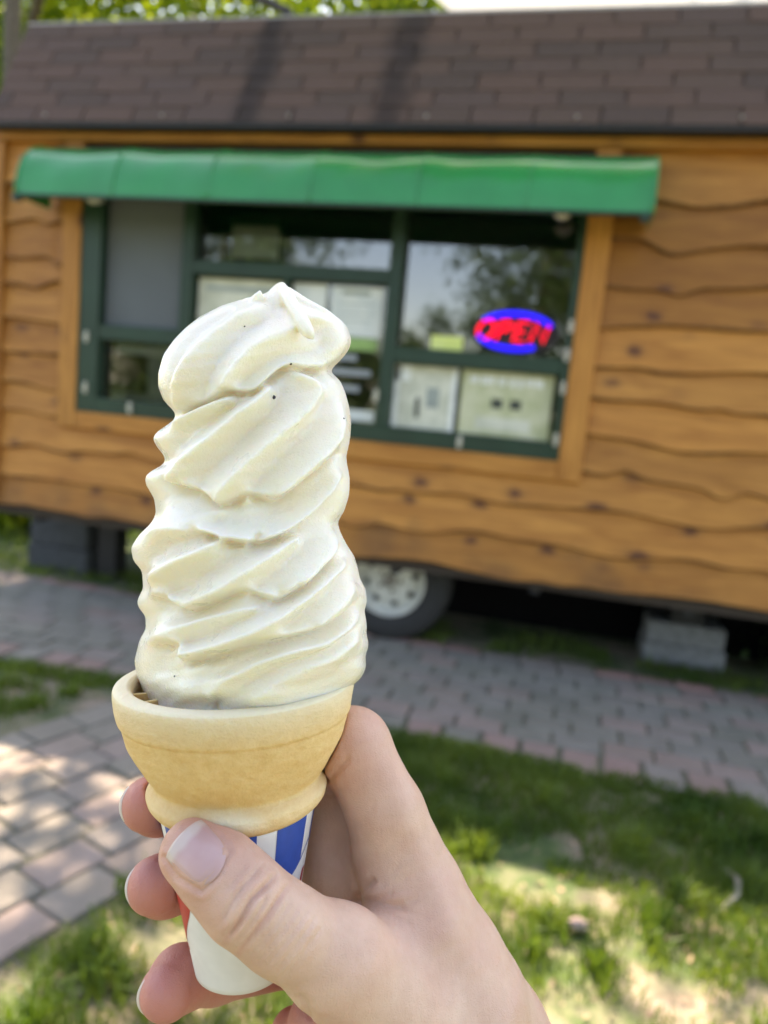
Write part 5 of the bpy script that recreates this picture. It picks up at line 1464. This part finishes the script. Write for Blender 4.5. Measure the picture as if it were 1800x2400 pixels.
# thumb nail: plate laid on the skin inside its photographed outline
c00, c10, c01, c11 = [np.array(q, float) for q in ((470, 2088), (539, 1996), (388, 2012), (474, 1920))]   # base low/high side, free edge low/high side
nu, nv = 30, 30
U, Vv_ = np.meshgrid(np.linspace(0, 1, nu), np.linspace(0, 1, nv))
uu = U * 2 - 1
bow0 = .10 * (1 - uu ** 2); bow1 = .10 * (1 - uu ** 2)
vv = -bow0 + (1 + bow0 + bow1) * Vv_
wsc = 1 - .30 * np.clip(1 - vv * 2.8, 0, 1) ** 2 - .06 * np.clip(vv * 4 - 3, 0, 1) ** 2
u2 = .5 + (U - .5) * wsc
PXn = (1 - u2)[..., None] * ((1 - vv)[..., None] * c00 + vv[..., None] * c01) + u2[..., None] * ((1 - vv)[..., None] * c10 + vv[..., None] * c11)
Pk = on_skin(PXn[..., 0].ravel(), PXn[..., 1].ravel())
f0 = hand_sdf(Pk); gn = np.stack([hand_sdf(Pk + e_) - f0 for e_ in np.eye(3) * .3], 1); gn /= np.linalg.norm(gn, axis=1)[:, None]
gm_ = gn.mean(0); gm_ /= np.linalg.norm(gm_); gn = gn * .4 + gm_ * .6; gn /= np.linalg.norm(gn, axis=1)[:, None]
vf, uf = Vv_.ravel(), uu.ravel()
lift = .05 + .42 * np.clip(vf * 5, 0, 1) * np.clip((1 - np.abs(uf)) * 5, .25, 1) + .35 * np.clip(vf - .7, 0, 1)
top = Pk + gn * lift[:, None]; bot = Pk + gn * (lift - .55)[:, None]
Vn = np.concatenate([top, bot]); m_ = nu * nv; Fc = []
for iv in range(nv - 1):
    for iu in range(nu - 1):
        a = iv * nu + iu; Fc.append((a, a + 1, a + nu + 1, a + nu)); Fc.append((m_ + a, m_ + a + nu, m_ + a + nu + 1, m_ + a + 1))
bd = [iu for iu in range(nu)] + [iv * nu + nu - 1 for iv in range(1, nv)] + [(nv - 1) * nu + iu for iu in range(nu - 2, -1, -1)] + [iv * nu for iv in range(nv - 2, 0, -1)]
for k in range(len(bd)): a, b = bd[k], bd[(k + 1) % len(bd)]; Fc.append((b, a, m_ + a, m_ + b))
no = mesh_obj("thumbnail", Vn / 1000.0, Fc, M['nail'], hand, True)
fr = np.clip((vf - (.80 - .05 * (1 - uf ** 2) + .012 * np.sin(uf * 9))) / .09, 0, 1) * .62
at = no.data.attributes.new("free", 'FLOAT', 'POINT'); at.data.foreach_set("value", np.concatenate([fr, fr]).astype(np.float32))
for fn in ('index', 'middle', 'ring'):
    q = J[fn]; tip, rt = q[-1]; prv = q[-2][0]; t = tip - prv; t /= np.linalg.norm(t)
    axp = RC + axz * ((tip - RC) @ axz); out = tip - axp; out -= t * (out @ t); out /= np.linalg.norm(out)
    nail("fingernail", tip - t * 5.0 + out * (rt - .35), tip + t * 4.9 + out * (rt - 1.3), out, 9.2, 6.8, .28, 1.2)

import bmesh
for o in hand.children:
    bm = bmesh.new(); bm.from_mesh(o.data); bmesh.ops.recalc_face_normals(bm, faces=bm.faces[:]); bm.to_mesh(o.data); bm.free()
